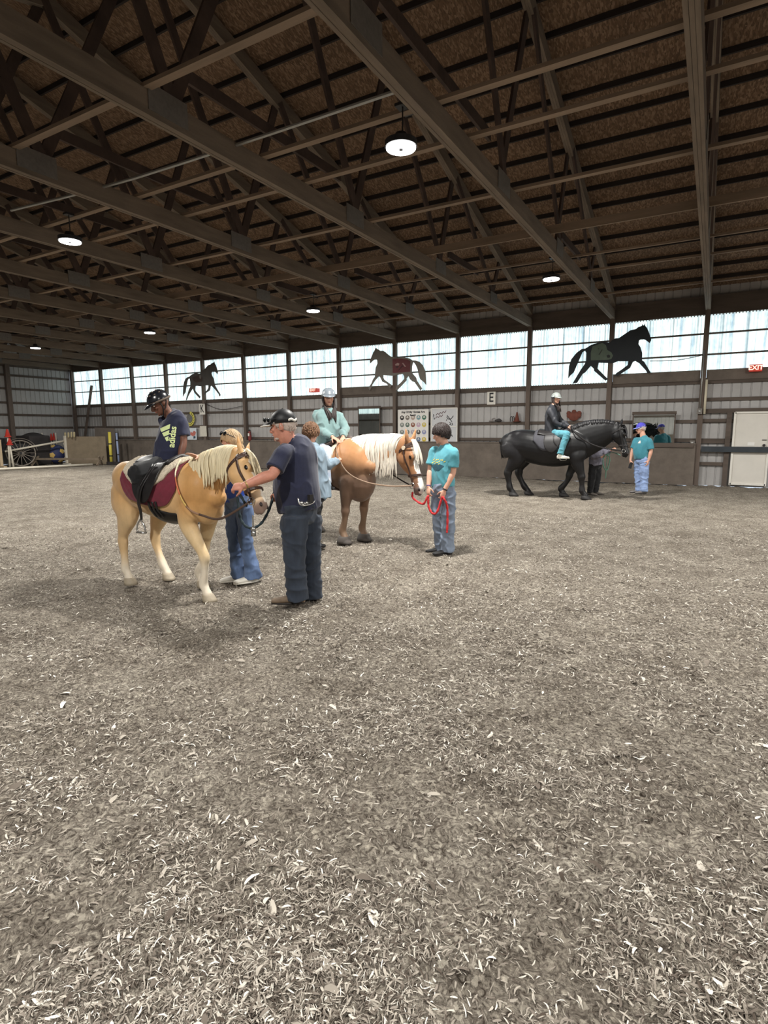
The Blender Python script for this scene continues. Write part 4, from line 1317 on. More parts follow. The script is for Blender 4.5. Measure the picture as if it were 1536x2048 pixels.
    def wrap(self, name, xs, th0, th1, e, th, mat, parent, nth=24, puff=None, right_only=False):
        """cloth or leather lying on the barrel; th0/th1(x) angles in degrees (left end, right end)"""
        top, bot = [], []
        for x in xs:
            a, b = th0(x), th1(x)
            rowt, rowb = [], []
            for j in range(nth + 1):
                an = a + (b - a) * j / nth
                q = puff(x, an) if puff else 0
                rowt.append(self.surf(x, an, e + th + q)); rowb.append(self.surf(x, an, e))
            top.append(rowt); bot.append(rowb)
        mb = MB()
        rings = [t + b[::-1] for t, b in zip(top, bot)]
        mb.loft(rings)
        return mb.build(name, mat, parent, True)


M_EYE = pbr('eye_dark', (18, 14, 12), .12, spec=.6)
M_NOSTRIL = pbr('nostril_dark', (44, 34, 32), .6)
M_COAT = pbr('horse_coat', (200, 160, 110), .5, var=(14, .12), bump=(160, .08, .004), attr='Col', stretch=(1, 1, .5), spec=.3, sheen=.15)
M_COATB = pbr('black_coat', (30, 30, 34), .42, var=(10, .2), attr='Col', spec=.32, bump=(30, .1, .004))
M_MANE_P = pbr('mane_cream', (226, 212, 178), .6, var=(30, .22), stretch=(1, 1, .2))
M_MANE_H = pbr('mane_white', (224, 216, 202), .6, var=(30, .25), stretch=(1, 1, .2))
M_MANE_B = pbr('mane_black', (30, 29, 32), .45, var=(30, .3))
M_HOOF = pbr('hoof_pale', (170, 158, 138), .6, var=(12, .2))
M_HOOFD = pbr('hoof_dark', (74, 68, 64), .7, var=(12, .25))
M_LEATHER = pbr('leather_black', (32, 30, 31), .45, var=(14, .2))
M_LEATHB = pbr('leather_brown', (66, 46, 38), .45, var=(14, .2))
M_STEELB = pbr('bit_steel', (190, 190, 188), .25, metal=.9)


def mixc(a, b, t):
    t = max(0, min(1, t))
    return tuple(x + (y - x) * t for x, y in zip(a, b))


def ss(a, b, x):
    t = max(0, min(1, (x - a) / (b - a)))
    return t * t * (3 - 2 * t)


def head_uv(h, p):
    d = p - h.hp
    return d.dot(h.hd) / h.HL, d.dot(h.hl) / h.hk, d.dot(h.hn) / h.hk


def on_head(h, p):
    t, a, b = head_uv(h, p)
    return -.1 < t < 1.1 and abs(a) < .12 and -.2 < b < .16


def strap(mb, pts, w, th=.004, side=None, k=4):
    return mb.limb([tuple(p) for p in pts], [(w, th)] * len(pts), n=8, side=side, k=k, round_ends=False, power=4)


def bridle(h, label, mat, fancy=False, rein=True):
    """headstall with cheek straps, browband, noseband and bit"""
    t = thing('bridle', h.hpt(.5, 0, 0), label, 'bridle', 'bridles')
    e = .008
    def ringat(t0, tilt, w, name):
        pts = []
        for j in range(25):
            an = 2 * math.pi * j / 24
            S = [(0, .088, .064, -.015), (.14, .116, .080, -.036), (.28, .122, .083, -.046), (.40, .104, .072, -.036), (.52, .080, .058, -.018), (.66, .066, .050, -.006), (.80, .062, .052, -.002), (.9, .06, .055, -.008)]
            tt = t0 + tilt * math.sin(an)
            rz, ry, o_ = [float(np.interp(tt, [q[0] for q in S], [q[i] for q in S])) for i in (1, 2, 3)]
            pts.append(h.hpt(tt, (ry + e) * math.cos(an), o_ + (rz + e) * math.sin(an)))
        return strap(MB(), pts, .013 * h.hk, .003, side=h.hd, k=1).build(name, mat, t)
    ringat(.64, .03, .016, 'noseband'); ringat(.10, -.06, .014, 'throatlatch')
    bb = [h.hpt(.10, s * .082, .02 + .0) for s in (-1, 1)]
    strap(MB(), [h.hpt(.1, -.084, .0), h.hpt(.115, -.062, .07), h.hpt(.12, 0, .092), h.hpt(.115, .062, .07), h.hpt(.1, .084, .0)], .011 * h.hk, .003, side=h.hd).build('browband', mat, t)
    for s in (-1, 1):
        strap(MB(), [h.hpt(-.03, s * .02, .06), h.hpt(.06, s * .078, .0), h.hpt(.3, s * .095, -.02), h.hpt(.5, s * .07, -.022), h.hpt(.72, s * .057, -.03), h.hpt(.80, s * .058, -.035)], .010 * h.hk, .003, side=h.hn).build('cheek_strap', mat, t)
        c = h.hpt(.82, s * .062, -.04); rg_ = [c + h.hd * (.03 * h.hk * math.cos(a)) + h.hn * (.03 * h.hk * math.sin(a)) for a in [2 * math.pi * j / 16 for j in range(17)]]
        MB().tube(rg_, .005, n=6, k=1).build('bit_ring', M_STEELB, t)
        if fancy:
            MB().cyl(h.hpt(.1, s * .088, .0), h.hpt(.1, s * .1, .0), .022 * h.hk, 14).build('rosette', pbr('rosette_pale', (206, 190, 168), .5), t)
    return t


# ---- palomino pony
po = Horse('pony', (-4.80, 3.89), -2, 1.34, 1.03, 'golden palomino pony with a cream mane and a maroon saddle pad', 1.0)
po.torso()
po.front(-1, .37, .36, .515, .50); po.front(1, .37, .31, .25, .17)
po.hind(-1, -.36, -.34, -.42, -.40); po.hind(1, -.34, -.28, -.36, -.26)
po.neck([(.34, .99, .28, .14), (.52, 1.12, .225, .115), (.74, 1.24, .185, .092), (.94, 1.325, .14, .075), (1.06, 1.345, .10, .065)])
po.head((1.09, -.03, 1.385), (1.46, -.14, .925), yaw=-22)


def pal_col(h, p):
    x, y, z = h.loc(p)
    base = mixc((196, 148, 92), (214, 174, 124), ss(-.1, .3, noise.noise(p * 1.7) + .2))
    base = mixc((222, 194, 150), base, ss(.60, .95, z))
    base = mixc(base, (216, 178, 130), ss(-.2, -.6, x) * .6)
    if z < .62:
        wl = .44 + .05 * noise.noise(p * 6) - (.12 if x < 0 else 0.0)
        base = mixc((232, 220, 200), base, ss(wl - .16, wl + .06, z))
    if on_head(h, p):
        t, a, b = head_uv(h, p)
        base = mixc(base, (206, 166, 116), .5)
        base = mixc(base, (214, 190, 160), ss(.62, .75, t) * .8)
        base = mixc(base, (134, 112, 100), ss(.84, .93, t))
        if abs(a) < .026 + .012 * noise.noise(p * 20) and b > .02 and t < .9: base = (236, 228, 214)
    return base


po.mb.ell(po.w(.60, 0, .90), .13, .17, .19, (po.f, po.l, po.u))
po.finish(M_COAT, pal_col, M_HOOF)
po.mane(M_MANE_P, -1, 110, .36, .12, .97, 1, -6, .02)
po.forelock(M_MANE_P, 40, .27, 3, .015)
po.tail(M_MANE_P, -.70, 1.18, [(0, .02), (-.05, -.06), (-.045, -.3), (.0, -.6)], 26, r0=.02)
# saddle pad, sheepskin, saddle
M_MAROON = pbr('quilt_maroon', (112, 34, 52), .85, var=(12, .2), sheen=.2)
M_FLEECE = pbr('sheepskin', (226, 212, 190), .95, var=(40, .2), bump=(90, .9, .02))
pad = thing('saddle_pad', po.w(.04, 0, 1.3), 'maroon quilted saddle pad on the palomino pony', 'saddle pad')


def padlow(x):
    u = (x + .37) / .81
    return 196 + 6 * u - 46 * max(0, (u - .78) / .22) ** 2 * .55 - 60 * max(0, (.2 - u) / .2) ** 1.6 * .6


quilt = lambda x, an: .004 * (abs(math.sin((x * 1.0 + an * .0055) * 38)) * abs(math.sin((x * 1.0 - an * .0055) * 38))) ** .5
po.wrap('quilted_cloth', [-.37 + .81 * i / 60 for i in range(61)], lambda x: 180 - padlow(x), padlow, .012, .006, M_MAROON, pad, 120, puff=quilt)
fle = thing('sheepskin_pad', po.w(.12, 0, 1.33), 'cream sheepskin pad under the black saddle on the palomino pony', 'sheepskin')
fl_low = lambda x: 128 + 44 * max(0, min(1, 1 - abs((x - .02) / .42))) ** .5 if x < .3 else 150 - 30 * (x - .3) / .14
po.wrap('fleece', [-.34 + .78 * i / 44 for i in range(45)], lambda x: 180 - fl_low(x), fl_low, .018, .022, M_FLEECE, fle, 40, puff=lambda x, an: .008 * noise.noise(Vector((x * 40, an * .4, 0))))
sad = thing('saddle', po.w(.08, 0, 1.3), 'black saddle with hanging stirrup leathers on the palomino pony', 'saddle')
po.wrap('seat', [-.22 + .50 * i / 24 for i in range(25)], lambda x: 55, lambda x: 125, .036, .016, M_LEATHER, sad, 20, puff=lambda x, an: .022 * ss(.16, .27, x) + .015 * ss(-.1, -.22, x))


def flap_pts(side):
    xs = [-.10 + .34 * i / 20 for i in range(21)]
    cen = .07
    low = lambda x: 140 + 52 * math.sqrt(max(0, 1 - ((x - cen) / .175) ** 2))
    if side < 0: return po.wrap('flap', xs, lambda x: 118, low, .056, .006, M_LEATHER, sad, 24)
    return po.wrap('flap', xs, lambda x: 62, lambda x: 180 - low(x), .056, .006, M_LEATHER, sad, 24)
flap_pts(-1); flap_pts(1)
for side in (-1, 1):
    a = lambda x, th, e: po.surf(x, th if side < 0 else 180 - th, e)
    for dx in (0, .035):
        strap(MB(), [a(.09 + dx, 125, .075), a(.06 + dx, 165, .075), a(.035 + dx * .6, 190, .078), a(.02 + dx * .4, 205, .08), a(.005 + dx * .2, 215, .10) + Vector((0, 0, -.02))], .014, .004, side=po.f).build('stirrup_leather', M_LEATHER, sad, True)
    b = a(.0, 214, .10) + Vector((0, 0, -.03))
    si = MB().tube([b, b + po.f * .05 + Vector((0, 0, -.05)), b + po.f * .06 + Vector((0, 0, -.125)), b + po.f * -.06 + Vector((0, 0, -.125)), b + po.f * -.05 + Vector((0, 0, -.05)), b], .009, n=8, k=3)
    si.box(b + Vector((0, 0, -.128)), (.115, .04, .014))
    si.build('stirrup', M_STEELB, sad, True)
    for dx in (.06, .11, .15):
        strap(MB(), [a(.06 + dx, 190, .03), a(.06 + dx, 205, .034), a(.07 + dx, 222, .03)], .014, .005, side=po.f).build('girth_strap', M_LEATHER, sad, True)
po.wrap('girth', [.08 + .02 * i for i in range(16)], lambda x: 340 - 40 * (x - .08), lambda x: 200 + 70 * (x - .08), .008, .012, M_LEATHER, sad, 24)
br = bridle(po, 'dark leather bridle on the palomino pony', M_LEATHB)
# reins: rainbow rein from bit to withers and dark rein
rn = MB(); c = po.hpt(.82, -.062, -.04) if po.hl.dot(po.l) > 0 else po.hpt(.82, .062, -.04)
near = min((po.hpt(.82, -.062, -.04), po.hpt(.82, .062, -.04)), key=lambda q: (q - CP).length)
A0 = po.surf(.40, 118, .05); A1 = po.surf(.43, 150, .03)
P = [A0, A1, po.w(.52, -.26, 1.02), po.w(.66, -.28, .90), po.w(.80, -.24, .845), po.w(1.0, -.2, .83), near]
cols = [('rein_white', (232, 226, 196)), ('rein_orange', (222, 128, 92)), ('rein_yellow', (220, 186, 110)), ('rein_brown', (150, 116, 90)), ('rein_dark', (84, 66, 56))]
seg = crom([tuple(p) for p in P], 8); n = len(seg)
cuts = [0, int(n * .2), int(n * .34), int(n * .46), int(n * .62), n]
for k in range(5):
    strap(MB(), [Vector(q) for q in seg[cuts[k]:min(n, cuts[k + 1] + 1)]], .011, .004, side=(0, 0, 1), k=1).build('rein', pbr(cols[k][0], cols[k][1], .6), br, True)
# ---- chestnut draught horse with a white mane
ha = Horse('draft_horse', (-4.87, 6.95), -16, 1.50, 1.04, 'chestnut draft horse with a long white mane and white blaze', 1.1, 1.12, .03)
ha.torso()
ha.front(-1, .36, .33, .30, .26); ha.front(1, .38, .34, .31, .29)
ha.hind(-1, -.36, -.34, -.42, -.40); ha.hind(1, -.38, -.38, -.49, -.46)
ha.neck([(.36, 1.05, .36, .19, 0), (.62, 1.25, .275, .165, .03), (.86, 1.31, .25, .125, .11), (1.08, 1.37, .19, .10, .21), (1.22, 1.385, .135, .082, .27)])
ha.head((1.24, .28, 1.43), (1.50, .27, .765), yaw=-8)


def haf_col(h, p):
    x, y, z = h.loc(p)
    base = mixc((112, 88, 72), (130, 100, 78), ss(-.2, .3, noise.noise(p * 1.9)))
    base = mixc(base, (178, 128, 86), ss(.9, 1.25, z) * ss(.1, .4, x))  # lamplit sheen on the upper shoulder, painted into the coat as lighter orange
    if on_head(h, p) and x > 1.0:
        t, a, b = head_uv(h, p)
        base = mixc((158, 112, 76), (120, 88, 70), ss(.5, .9, t))
        wd = .036 + .010 * noise.noise(p * 14) + (.010 if t > .8 else 0)
        if abs(a) < wd and b > .005 and t > .06: base = (238, 232, 224)
        elif t > .88: base = (108, 92, 86)
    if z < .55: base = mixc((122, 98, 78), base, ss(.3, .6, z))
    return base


ha.mb.ell(ha.w(.57, .0, .92), .27, .215, .33, (ha.f, ha.l, ha.u))
ha.mb.ell(ha.w(.64, .02, 1.10), .20, .185, .26, (ha.f, ha.l, ha.u))
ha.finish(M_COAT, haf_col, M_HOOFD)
ha.mane(M_MANE_H, -1, 190, .58, .25, .98, 2, -30, .017)
ha.forelock(M_MANE_H, 40, .30, 4, .015)
ha.tail(M_MANE_H, -.74, 1.28, [(0, .02), (-.07, -.06), (-.07, -.35), (-.05, -.8)], 30, r0=.022)
for k, s in enumerate((-1, 1)):
    x, y = (.26, -.115) if s < 0 else (.29, .115)
    b = MB(); b.loft([[ha.w((x + .016) * ha.H + r_ * 1.08 * math.cos(2 * math.pi * j / 18), y * ha.H + r_ * math.sin(2 * math.pi * j / 18), z) for j in range(18)] for r_, z in ((.066, .10), (.082, .085), (.098, .035), (.105, 0.0))])
    b.build('hoof_boot', M_HOOFD, ha.root, True)
hb = bridle(ha, 'dark leather bridle with a pale rosette on the chestnut draft horse', M_LEATHB, True)
near = min((ha.hpt(.82, -.062, -.04), ha.hpt(.82, .062, -.04)), key=lambda q: (q - CP).length)
P = [ha.surf(.30, 112, .05), ha.surf(.42, 150, .03), ha.w(.60, -.28, 1.06), ha.w(.85, -.18, .92), ha.w(1.15, .02, .86), near]
strap(MB(), P, .010, .004, side=(0, 0, 1), k=8).build('rein', pbr('rein_tan', (156, 132, 112), .6), hb, True)
P = [ha.surf(.30, 70, .05), ha.w(.60, .30, 1.15), ha.w(.85, .34, 1.0), ha.w(1.2, .36, .86), ha.hpt(.82, .06, -.04) if near == ha.hpt(.82, -.062, -.04) else ha.hpt(.82, -.06, -.04)]
strap(MB(), P, .010, .004, side=(0, 0, 1), k=8).build('rein', M_LEATHER, hb, True)
s2 = thing('saddle', ha.w(.06, 0, 1.45), 'dark saddle under the girl on the chestnut draft horse', 'saddle')
ha.wrap('seat', [-.24 + .50 * i / 20 for i in range(21)], lambda x: 50, lambda x: 130, .02, .03, M_LEATHB, s2, 20, puff=lambda x, an: .03 * ss(.12, .25, x) + .02 * ss(-.1, -.24, x))
for sd in (-1, 1):
    lo = lambda x: 138 + 48 * math.sqrt(max(0, 1 - ((x - .05) / .19) ** 2))
    ha.wrap('flap', [-.13 + .36 * i / 18 for i in range(19)], (lambda x: 118) if sd < 0 else (lambda x: 62), lo if sd < 0 else (lambda x: 180 - lo(x)), .022, .006, M_LEATHB, s2, 20)
ha.wrap('girth', [.13 + .02 * i for i in range(7)], lambda x: 322, lambda x: 218, .008, .010, M_LEATHB, s2, 24)
hp_ = thing('saddle_pad', ha.w(.3, 0, 1.4), 'cream saddle pad edge in front of the girl on the chestnut horse', 'saddle pad')
lo2 = lambda x: 172 - 20 * abs(x - .05)
ha.wrap('pad_cloth', [-.30 + .64 * i / 20 for i in range(21)], lambda x: 180 - lo2(x), lo2, .008, .010, pbr('pad_cream', (206, 196, 172), .9, var=(30, .15)), hp_, 24)

# ---- big black horse
bk = Horse('black_horse', (-3.46, 13.72), 2, 1.62, 1.24, 'big black horse standing broadside in front of the window wall', 1.15, 1.32, .085)
bk.torso()
bk.front(-1, .46, .47, .54, .57); bk.front(1, .44, .42, .33, .22)
bk.hind(-1, -.43, -.40, -.52, -.47); bk.hind(1, -.43, -.36, -.42, -.30)
bk.neck([(.58, 1.18, .42, .21), (.84, 1.34, .40, .185), (1.10, 1.45, .36, .155), (1.36, 1.535, .27, .12), (1.56, 1.57, .17, .095)])
bk.head((1.60, -.02, 1.65), (1.80, -.06, 1.0), yaw=-14)


def blk_col(h, p):
    x, y, z = h.loc(p)
    c = mixc((17, 17, 19), (26, 25, 28), ss(-.2, .3, noise.noise(p * 1.5)))
    return mixc(c, (28, 26, 26), ss(.75, .6, z) * .4)


bk.finish(M_COATB, blk_col, pbr('hoof_black', (38, 36, 36), .6), voxel=.014)
bk.mane(M_MANE_B, -1, 150, .17, .12, .98, 6, 52, .012)
bk.forelock(M_MANE_B, 30, .26, 7, .016)
bk.tail(M_MANE_B, -.93, 1.40, [(0, .02), (-.09, -.05), (-.12, -.22), (-.10, -.48)], 40, r0=.03, spread=.08)
bb = bridle(bk, 'black leather bridle on the big black horse', M_LEATHER)
P = [bk.w(.60, -.16, 1.62), bk.surf(.72, 140, .1), bk.w(.95, -.26, 1.33), bk.w(1.25, -.24, 1.20), bk.hpt(.82, -.062, -.04)]
strap(MB(), P, .016, .006, side=(0, 0, 1), k=8).build('rein', M_LEATHER, bb, True)
s3 = thing('saddle_cloth', bk.w(.0, 0, 1.5), 'dark grey saddle cloth on the big black horse', 'saddle cloth')
lo3 = lambda x: 150 + 34 * ss(-.30, .05, x) - 10 * ss(.3, .5, x)
bk.wrap('cloth', [-.22 + .72 * i / 24 for i in range(25)], lambda x: 180 - lo3(x), lo3, .012, .014, pbr('cloth_charcoal', (62, 62, 68), .8, var=(8, .2)), s3, 24)
s4 = thing('saddle', bk.w(.1, 0, 1.6), 'black saddle under the rider of the big black horse', 'saddle')
bk.wrap('seat', [-.14 + .56 * i / 20 for i in range(21)], lambda x: 48, lambda x: 132, .022, .018, M_LEATHER, s4, 20, puff=lambda x, an: .025 * ss(.30, .40, x) + .02 * ss(.02, -.12, x))
for sd in (-1, 1):
    lo4 = lambda x: 140 + 50 * math.sqrt(max(0, 1 - ((x - .22) / .2) ** 2))
    bk.wrap('flap', [.03 + .38 * i / 18 for i in range(19)], (lambda x: 118) if sd < 0 else (lambda x: 62), lo4 if sd < 0 else (lambda x: 180 - lo4(x)), .03, .008, M_LEATHER, s4, 20)
# ------------------------------------------------------------------ people
SKIN = {'light': pbr('skin_light', (206, 158, 136), .5, var=(18, .12), spec=.35), 'ruddy': pbr('skin_ruddy', (196, 136, 116), .5, var=(18, .16), spec=.35),
        'brown': pbr('skin_brown', (112, 76, 62), .45, var=(18, .12), spec=.35)}
M_LIPS = pbr('lips', (158, 92, 86), .5)
M_EYEW = pbr('eye_white', (220, 214, 208), .3)
HEAD_T = [(-.118, .050, .010, .014), (-.108, .070, -.004, .030), (-.09, .083, -.022, .046), (-.06, .086, -.052, .061), (-.03, .085, -.080, .070), (0, .083, -.094, .075), (.03, .091, -.099, .077), (.06, .084, -.097, .074), (.088, .064, -.082, .063), (.106, .036, -.056, .045), (.117, .0, -.02, .012)]


class Person:
    def __init__(self, loc, label, skin, hs=1.0, name='person'):
        self.root = thing(name, (loc[0], loc[1], 0), label, 'person')
        self.skin = SKIN[skin]; self.hs = hs
        self.mb = MB()

    def head(self, c, fwd, up=(0, 0, 1), neck=None, nr=.058):
        """c = centre between the ears"""
        c = Vector(c); f = Vector(fwd).normalized(); u = Vector(up); u = (u - f * u.dot(f)).normalized(); l = u.cross(f)
        self.hc, self.hf, self.hu, self.hl = c, f, u, l
        s = self.hs
        rings = []
        for z, xf, xb, w_ in HEAD_T:
            cx, hx = (xf + xb) / 2, (xf - xb) / 2
            ring = []
            for j in range(24):
                a = 2 * math.pi * j / 24; ca, sa = math.cos(a), math.sin(a)
                ca = math.copysign(abs(ca) ** .9, ca); sa = math.copysign(abs(sa) ** .9, sa)
                ring.append(self.hp(cx + hx * ca, w_ * sa, z))
            rings.append(ring)
        self.mb.loft(rings)
        E_ = lambda x, y, z, a, b, c_: self.mb.ell(self.hp(x, y, z), a * s, b * s, c_ * s, (f, l, u), 12, 8)
        self.mb.limb([tuple(self.hp(.080, 0, .022)), tuple(self.hp(.096, 0, -.005)), tuple(self.hp(.110, 0, -.030)), tuple(self.hp(.094, 0, -.042))], [(.009 * s, .010 * s), (.011 * s, .012 * s), (.016 * s, .014 * s), (.014 * s, .008 * s)], n=10, side=l)
        for q in (-1, 1):
            E_(.083, q * .030, .028, .010, .024, .008)
            E_(.070, q * .044, -.022, .018, .020, .016)
            E_(-.012, q * .080, -.004, .020, .012, .034)
            E_(.098, q * .012, -.036, .010, .009, .007)
        E_(.084, 0, -.062, .011, .024, .010); E_(.074, 0, -.098, .016, .022, .016)
        if neck is not None:
            n = Vector(neck)
            self.mb.limb([tuple(self.hp(-.018, 0, -.02)), tuple(self.hp(-.012, 0, -.075)), tuple(n), tuple(n - u * .06 * s)], [nr * s, nr * s, nr * 1.08 * s, nr * 1.25 * s], n=14)

    def hp(self, x, y, z):
        s = self.hs
        return self.hc + self.hf * (x * s) + self.hl * (y * s) + self.hu * (z * s)

    def face(self, eyes=True):
        s = self.hs; ax = (self.hf, self.hl, self.hu)
        for q in (-1, 1):
            e = MB().ell(self.hp(.080, q * .031, .006), .010 * s, .014 * s, .008 * s, ax, 10, 8).build('eye', M_EYEW, self.root, True)
            MB().ell(self.hp(.0875, q * .031, .006), .0045 * s, .0065 * s, .0065 * s, ax, 8, 6).build('iris', M_EYE, e, True)
        MB().ell(self.hp(.0925, 0, -.062), .005 * s, .022 * s, .006 * s, ax, 12, 6).build('mouth', M_LIPS, self.root, True)

    def hand(self, wrist, d, palm, side, curl=(.5, .5, .5, .5), L=.185, thumb_in=.4, spread=.10):
        """d = wrist to knuckles, palm = palm normal, side = +1 if thumb lies along d x palm"""
        k = L / .185; w_ = Vector(wrist); d = Vector(d).normalized(); p = Vector(palm); p = (p - d * p.dot(d)).normalized(); t = d.cross(p) * side
        P = lambda a, b, c: w_ + d * (a * k) + t * (b * k) + p * (c * k)
        self.mb.limb([tuple(P(-.01, 0, 0)), tuple(P(.03, .002, 0)), tuple(P(.065, .003, 0)), tuple(P(.092, .002, .002))], [(.025 * k, .019 * k), (.036 * k, .017 * k), (.041 * k, .015 * k), (.039 * k, .012 * k)], n=14, side=t)
        for i, (b, ln, r_) in enumerate(((.030, .072, .0088), (.011, .080, .009), (-.009, .074, .0086), (-.028, .060, .0078))):
            base = P(.088 - abs(b - .01) * .15, b, 0); dirv = (d + t * (b * spread * 20 * .1)).normalized()
            pts = [base - dirv * .02 * k]; q = base; ang = 0
            for sgl, (f_, add) in enumerate(((.45, .55), (.32, .85), (.23, .6))):
                pts.append(q); ang += curl[i] * add
                v = dirv * math.cos(ang) + p * math.sin(ang)
                q = q + v * (ln * f_ * k)
            pts.append(q)
            self.mb.limb([tuple(x) for x in pts], [r_ * k * 1.02, r_ * k, r_ * k * .95, r_ * k * .88, r_ * k * .74], n=8, k=2)
        tb = P(.022, .026, .004)
        v1 = (d * .55 + t * .75 + p * thumb_in).normalized(); v2 = (d * .85 + t * .25 + p * (thumb_in + .25)).normalized()
        self.mb.limb([tuple(P(.01, .012, 0)), tuple(tb), tuple(tb + v1 * .035 * k), tuple(tb + v1 * .035 * k + v2 * .03 * k), tuple(tb + v1 * .035 * k + v2 * .052 * k)], [.013 * k, .0135 * k, .0115 * k, .0105 * k, .008 * k], n=8, k=2)

    def arm(self, sh, el, wr, k=1.0):
        sh, el, wr = Vector(sh), Vector(el), Vector(wr)
        self.mb.limb([tuple(sh), tuple(sh.lerp(el, .5)), tuple(el), tuple(el.lerp(wr, .28)), tuple(el.lerp(wr, .7)), tuple(wr)], [.050 * k, .046 * k, .040 * k, .043 * k, .034 * k, .0265 * k], n=14)

    def legs(self, hip, kn, an, k=1.0):
        hip, kn, an = Vector(hip), Vector(kn), Vector(an)
        self.mb.limb([tuple(hip), tuple(hip.lerp(kn, .5)), tuple(kn), tuple(kn.lerp(an, .3)), tuple(kn.lerp(an, .75)), tuple(an)], [.075 * k, .065 * k, .05 * k, .05 * k, .036 * k, .034 * k], n=14)

    def trunk(self, pts, k=1.0):
        """pts: list of (centre, side axis, half width, half depth)"""
        self.mb.loft(self.rings(pts, k))

    @staticmethod
    def rings(pts, k=1.0, add=0.0, n=28, sub=4, power=2.3):
        d = crom([tuple(Vector(c)) + tuple(Vector(s).normalized()) + (w_, h) for c, s, w_, h in pts], sub)
        out = []
        for i, q in enumerate(d):
            a = Vector(d[max(i - 1, 0)][:3]); b = Vector(d[min(i + 1, len(d) - 1)][:3]); t = (b - a).normalized()
            s = Vector(q[3:6]); s = (s - t * s.dot(t)).normalized(); o = t.cross(s); c = Vector(q[:3])
            ring = []
            for j in range(n):
                an = 2 * math.pi * j / n; ca, sa = math.cos(an), math.sin(an)
                ca = math.copysign(abs(ca) ** (2 / power), ca); sa = math.copysign(abs(sa) ** (2 / power), sa)
                ring.append(c + s * ((q[6] * k + add) * ca) + o * ((q[7] * k + add) * sa))
            out.append(ring)
        return out

    def finish(self, voxel=.0068, face=True):
        self.body = self.mb.fused('body', self.skin, self.root, voxel, 2)
        if face: self.face()

    # ---- clothing
    def cloth(self, name, mb, mat, voxel=.011, smooth=3, fold=.006, fscale=7.0, stretch=(1, 1, .45), seed=0.0):
        sv = Vector((seed, seed * 1.7, -seed))
        def post(me, off):
            def fn(p, n):
                q = Vector((p.x * stretch[0], p.y * stretch[1], p.z * stretch[2])) * fscale + sv
                q = q + Vector(noise.noise_vector(q * .5)) * .6
                a = (1 - min(1, abs(noise.noise(q)) * 1.5)) ** 3; b = noise.noise(q * 2.3); c = (1 - min(1, abs(noise.noise(q * .55 + Vector((9, 2, 4)))) * 1.6)) ** 3
                return fold * (1.5 * a + 1.2 * c - .75 + b * .3)
            displace(me, fn, off)
        return mb.fused(name, mat, self.root, voxel, smooth, post)

    def shoe(self, an, toe, mat, sole=None, L=.29, up=.10, w_=.048, name='shoe'):
        """an = ankle point, toe = horizontal direction; built to stand on z of ankle - up"""
        an = Vector(an); t = Vector(toe).normalized(); s = Vector((0, 0, 1)).cross(t)
        if s.length < .1: s = t.orthogonal()
        s.normalize(); u = t.cross(s)
        b = an - u * up
        P = lambda a, c, z: b + t * (a * L) + s * (c) + u * z
        mb = MB(); k = L / .29
        S = [(-.24, .028, .045, .06), (-.20, .036, .05, .075), (-.05, .040, .055, .095), (.12, .042, .045, .082), (.35, .048, .033, .06), (.55, .050, .027, .048), (.70, .040, .022, .040), (.77, .020, .016, .030)]
        rings = []
        for a, w2, hz, top in S:
            rings.append([P(a, math.copysign(abs(math.cos(q)) ** .8, math.cos(q)) * w2 * w_ / .048 * k, (top * .5 + .006 + math.copysign(abs(math.sin(q)) ** .8, math.sin(q)) * top * .5) * k) for q in [2 * math.pi * j / 18 for j in range(18)]])
        mb.loft(rings)
        mb.limb([tuple(P(-.08, 0, .05 * k)), tuple(an + u * .03)], [.042 * k, .040 * k], n=14, k=1)
        o = mb.fused(name, mat, self.root, .008, 2)
        if sole:
            m2 = MB(); rings = []
            for z in (0, .016):
                rings.append([P(.265 + .515 * math.cos(q), math.sin(q) * .050 * w_ / .048 * k, z * k) for q in [2 * math.pi * j / 24 for j in range(24)]])
            m2.loft(rings).build('sole', sole, o, True)
        return o

    def hair_locks(self, name, locks, mat, r0=.011, parent=None, flat=.6):
        mb = MB()
        for pts, sc in locks:
            n = len(pts); rr = [(r0 * sc * w_, r0 * sc * w_ * flat) for w_ in np.interp(np.linspace(0, 1, n), [0, .2, .7, 1], [.7, 1, .85, .15])]
            mb.limb([tuple(p) for p in pts], rr, n=6, k=3, round_ends=False)
        return mb.build(name, mat, parent or self.root, True)

    def scalp(self, name, mat, thick=.014, front=.055, nape=-.06, seed=1, n=170, ln=.06, r0=.010, curl=.0, part=0):
        n = int(n * 2.6); r0 = r0 * .58
        """short hair: a fitted cap of hair with locks over it"""
        rg = random.Random(seed); mb = MB(); s = self.hs
        def top(a, el):
            # point on an ellipsoid skull, el from crown(90) down
            x = -.006 + .092 * math.cos(R(el)) * math.cos(a); y = .079 * math.cos(R(el)) * math.sin(a); z = .018 + .100 * math.sin(R(el))
            return Vector((x, y, z))
        def low(a):
            c = (1 + math.cos(a)) / 2      # 1 front, 0 back
            z = nape + (front - nape) * c ** 1.4
            if .25 < c < .75: z = nape * .35 + (front - nape * .35) * max(0, (c - .25) / .5) ** 1.2 * .6 + nape * .25
            return max(-75, min(88, math.degrees(math.asin(max(-1, min(1, (z - .018) / .1))))))
        rings = []
        for i in range(12):
            ring = []
            for j in range(32):
                a = 2 * math.pi * j / 32; e0 = low(a); el = 88 + (e0 - 88) * i / 11
                p = top(a, el); d = p - Vector((0, 0, .018)); d.normalize()
                p = p + d * (thick * (1.0 if i < 10 else .55) + .004 * noise.noise(p * 40 + Vector((seed, 0, 0))))
                ring.append(self.hp(*p))
            rings.append(ring)
        mb.loft(rings)
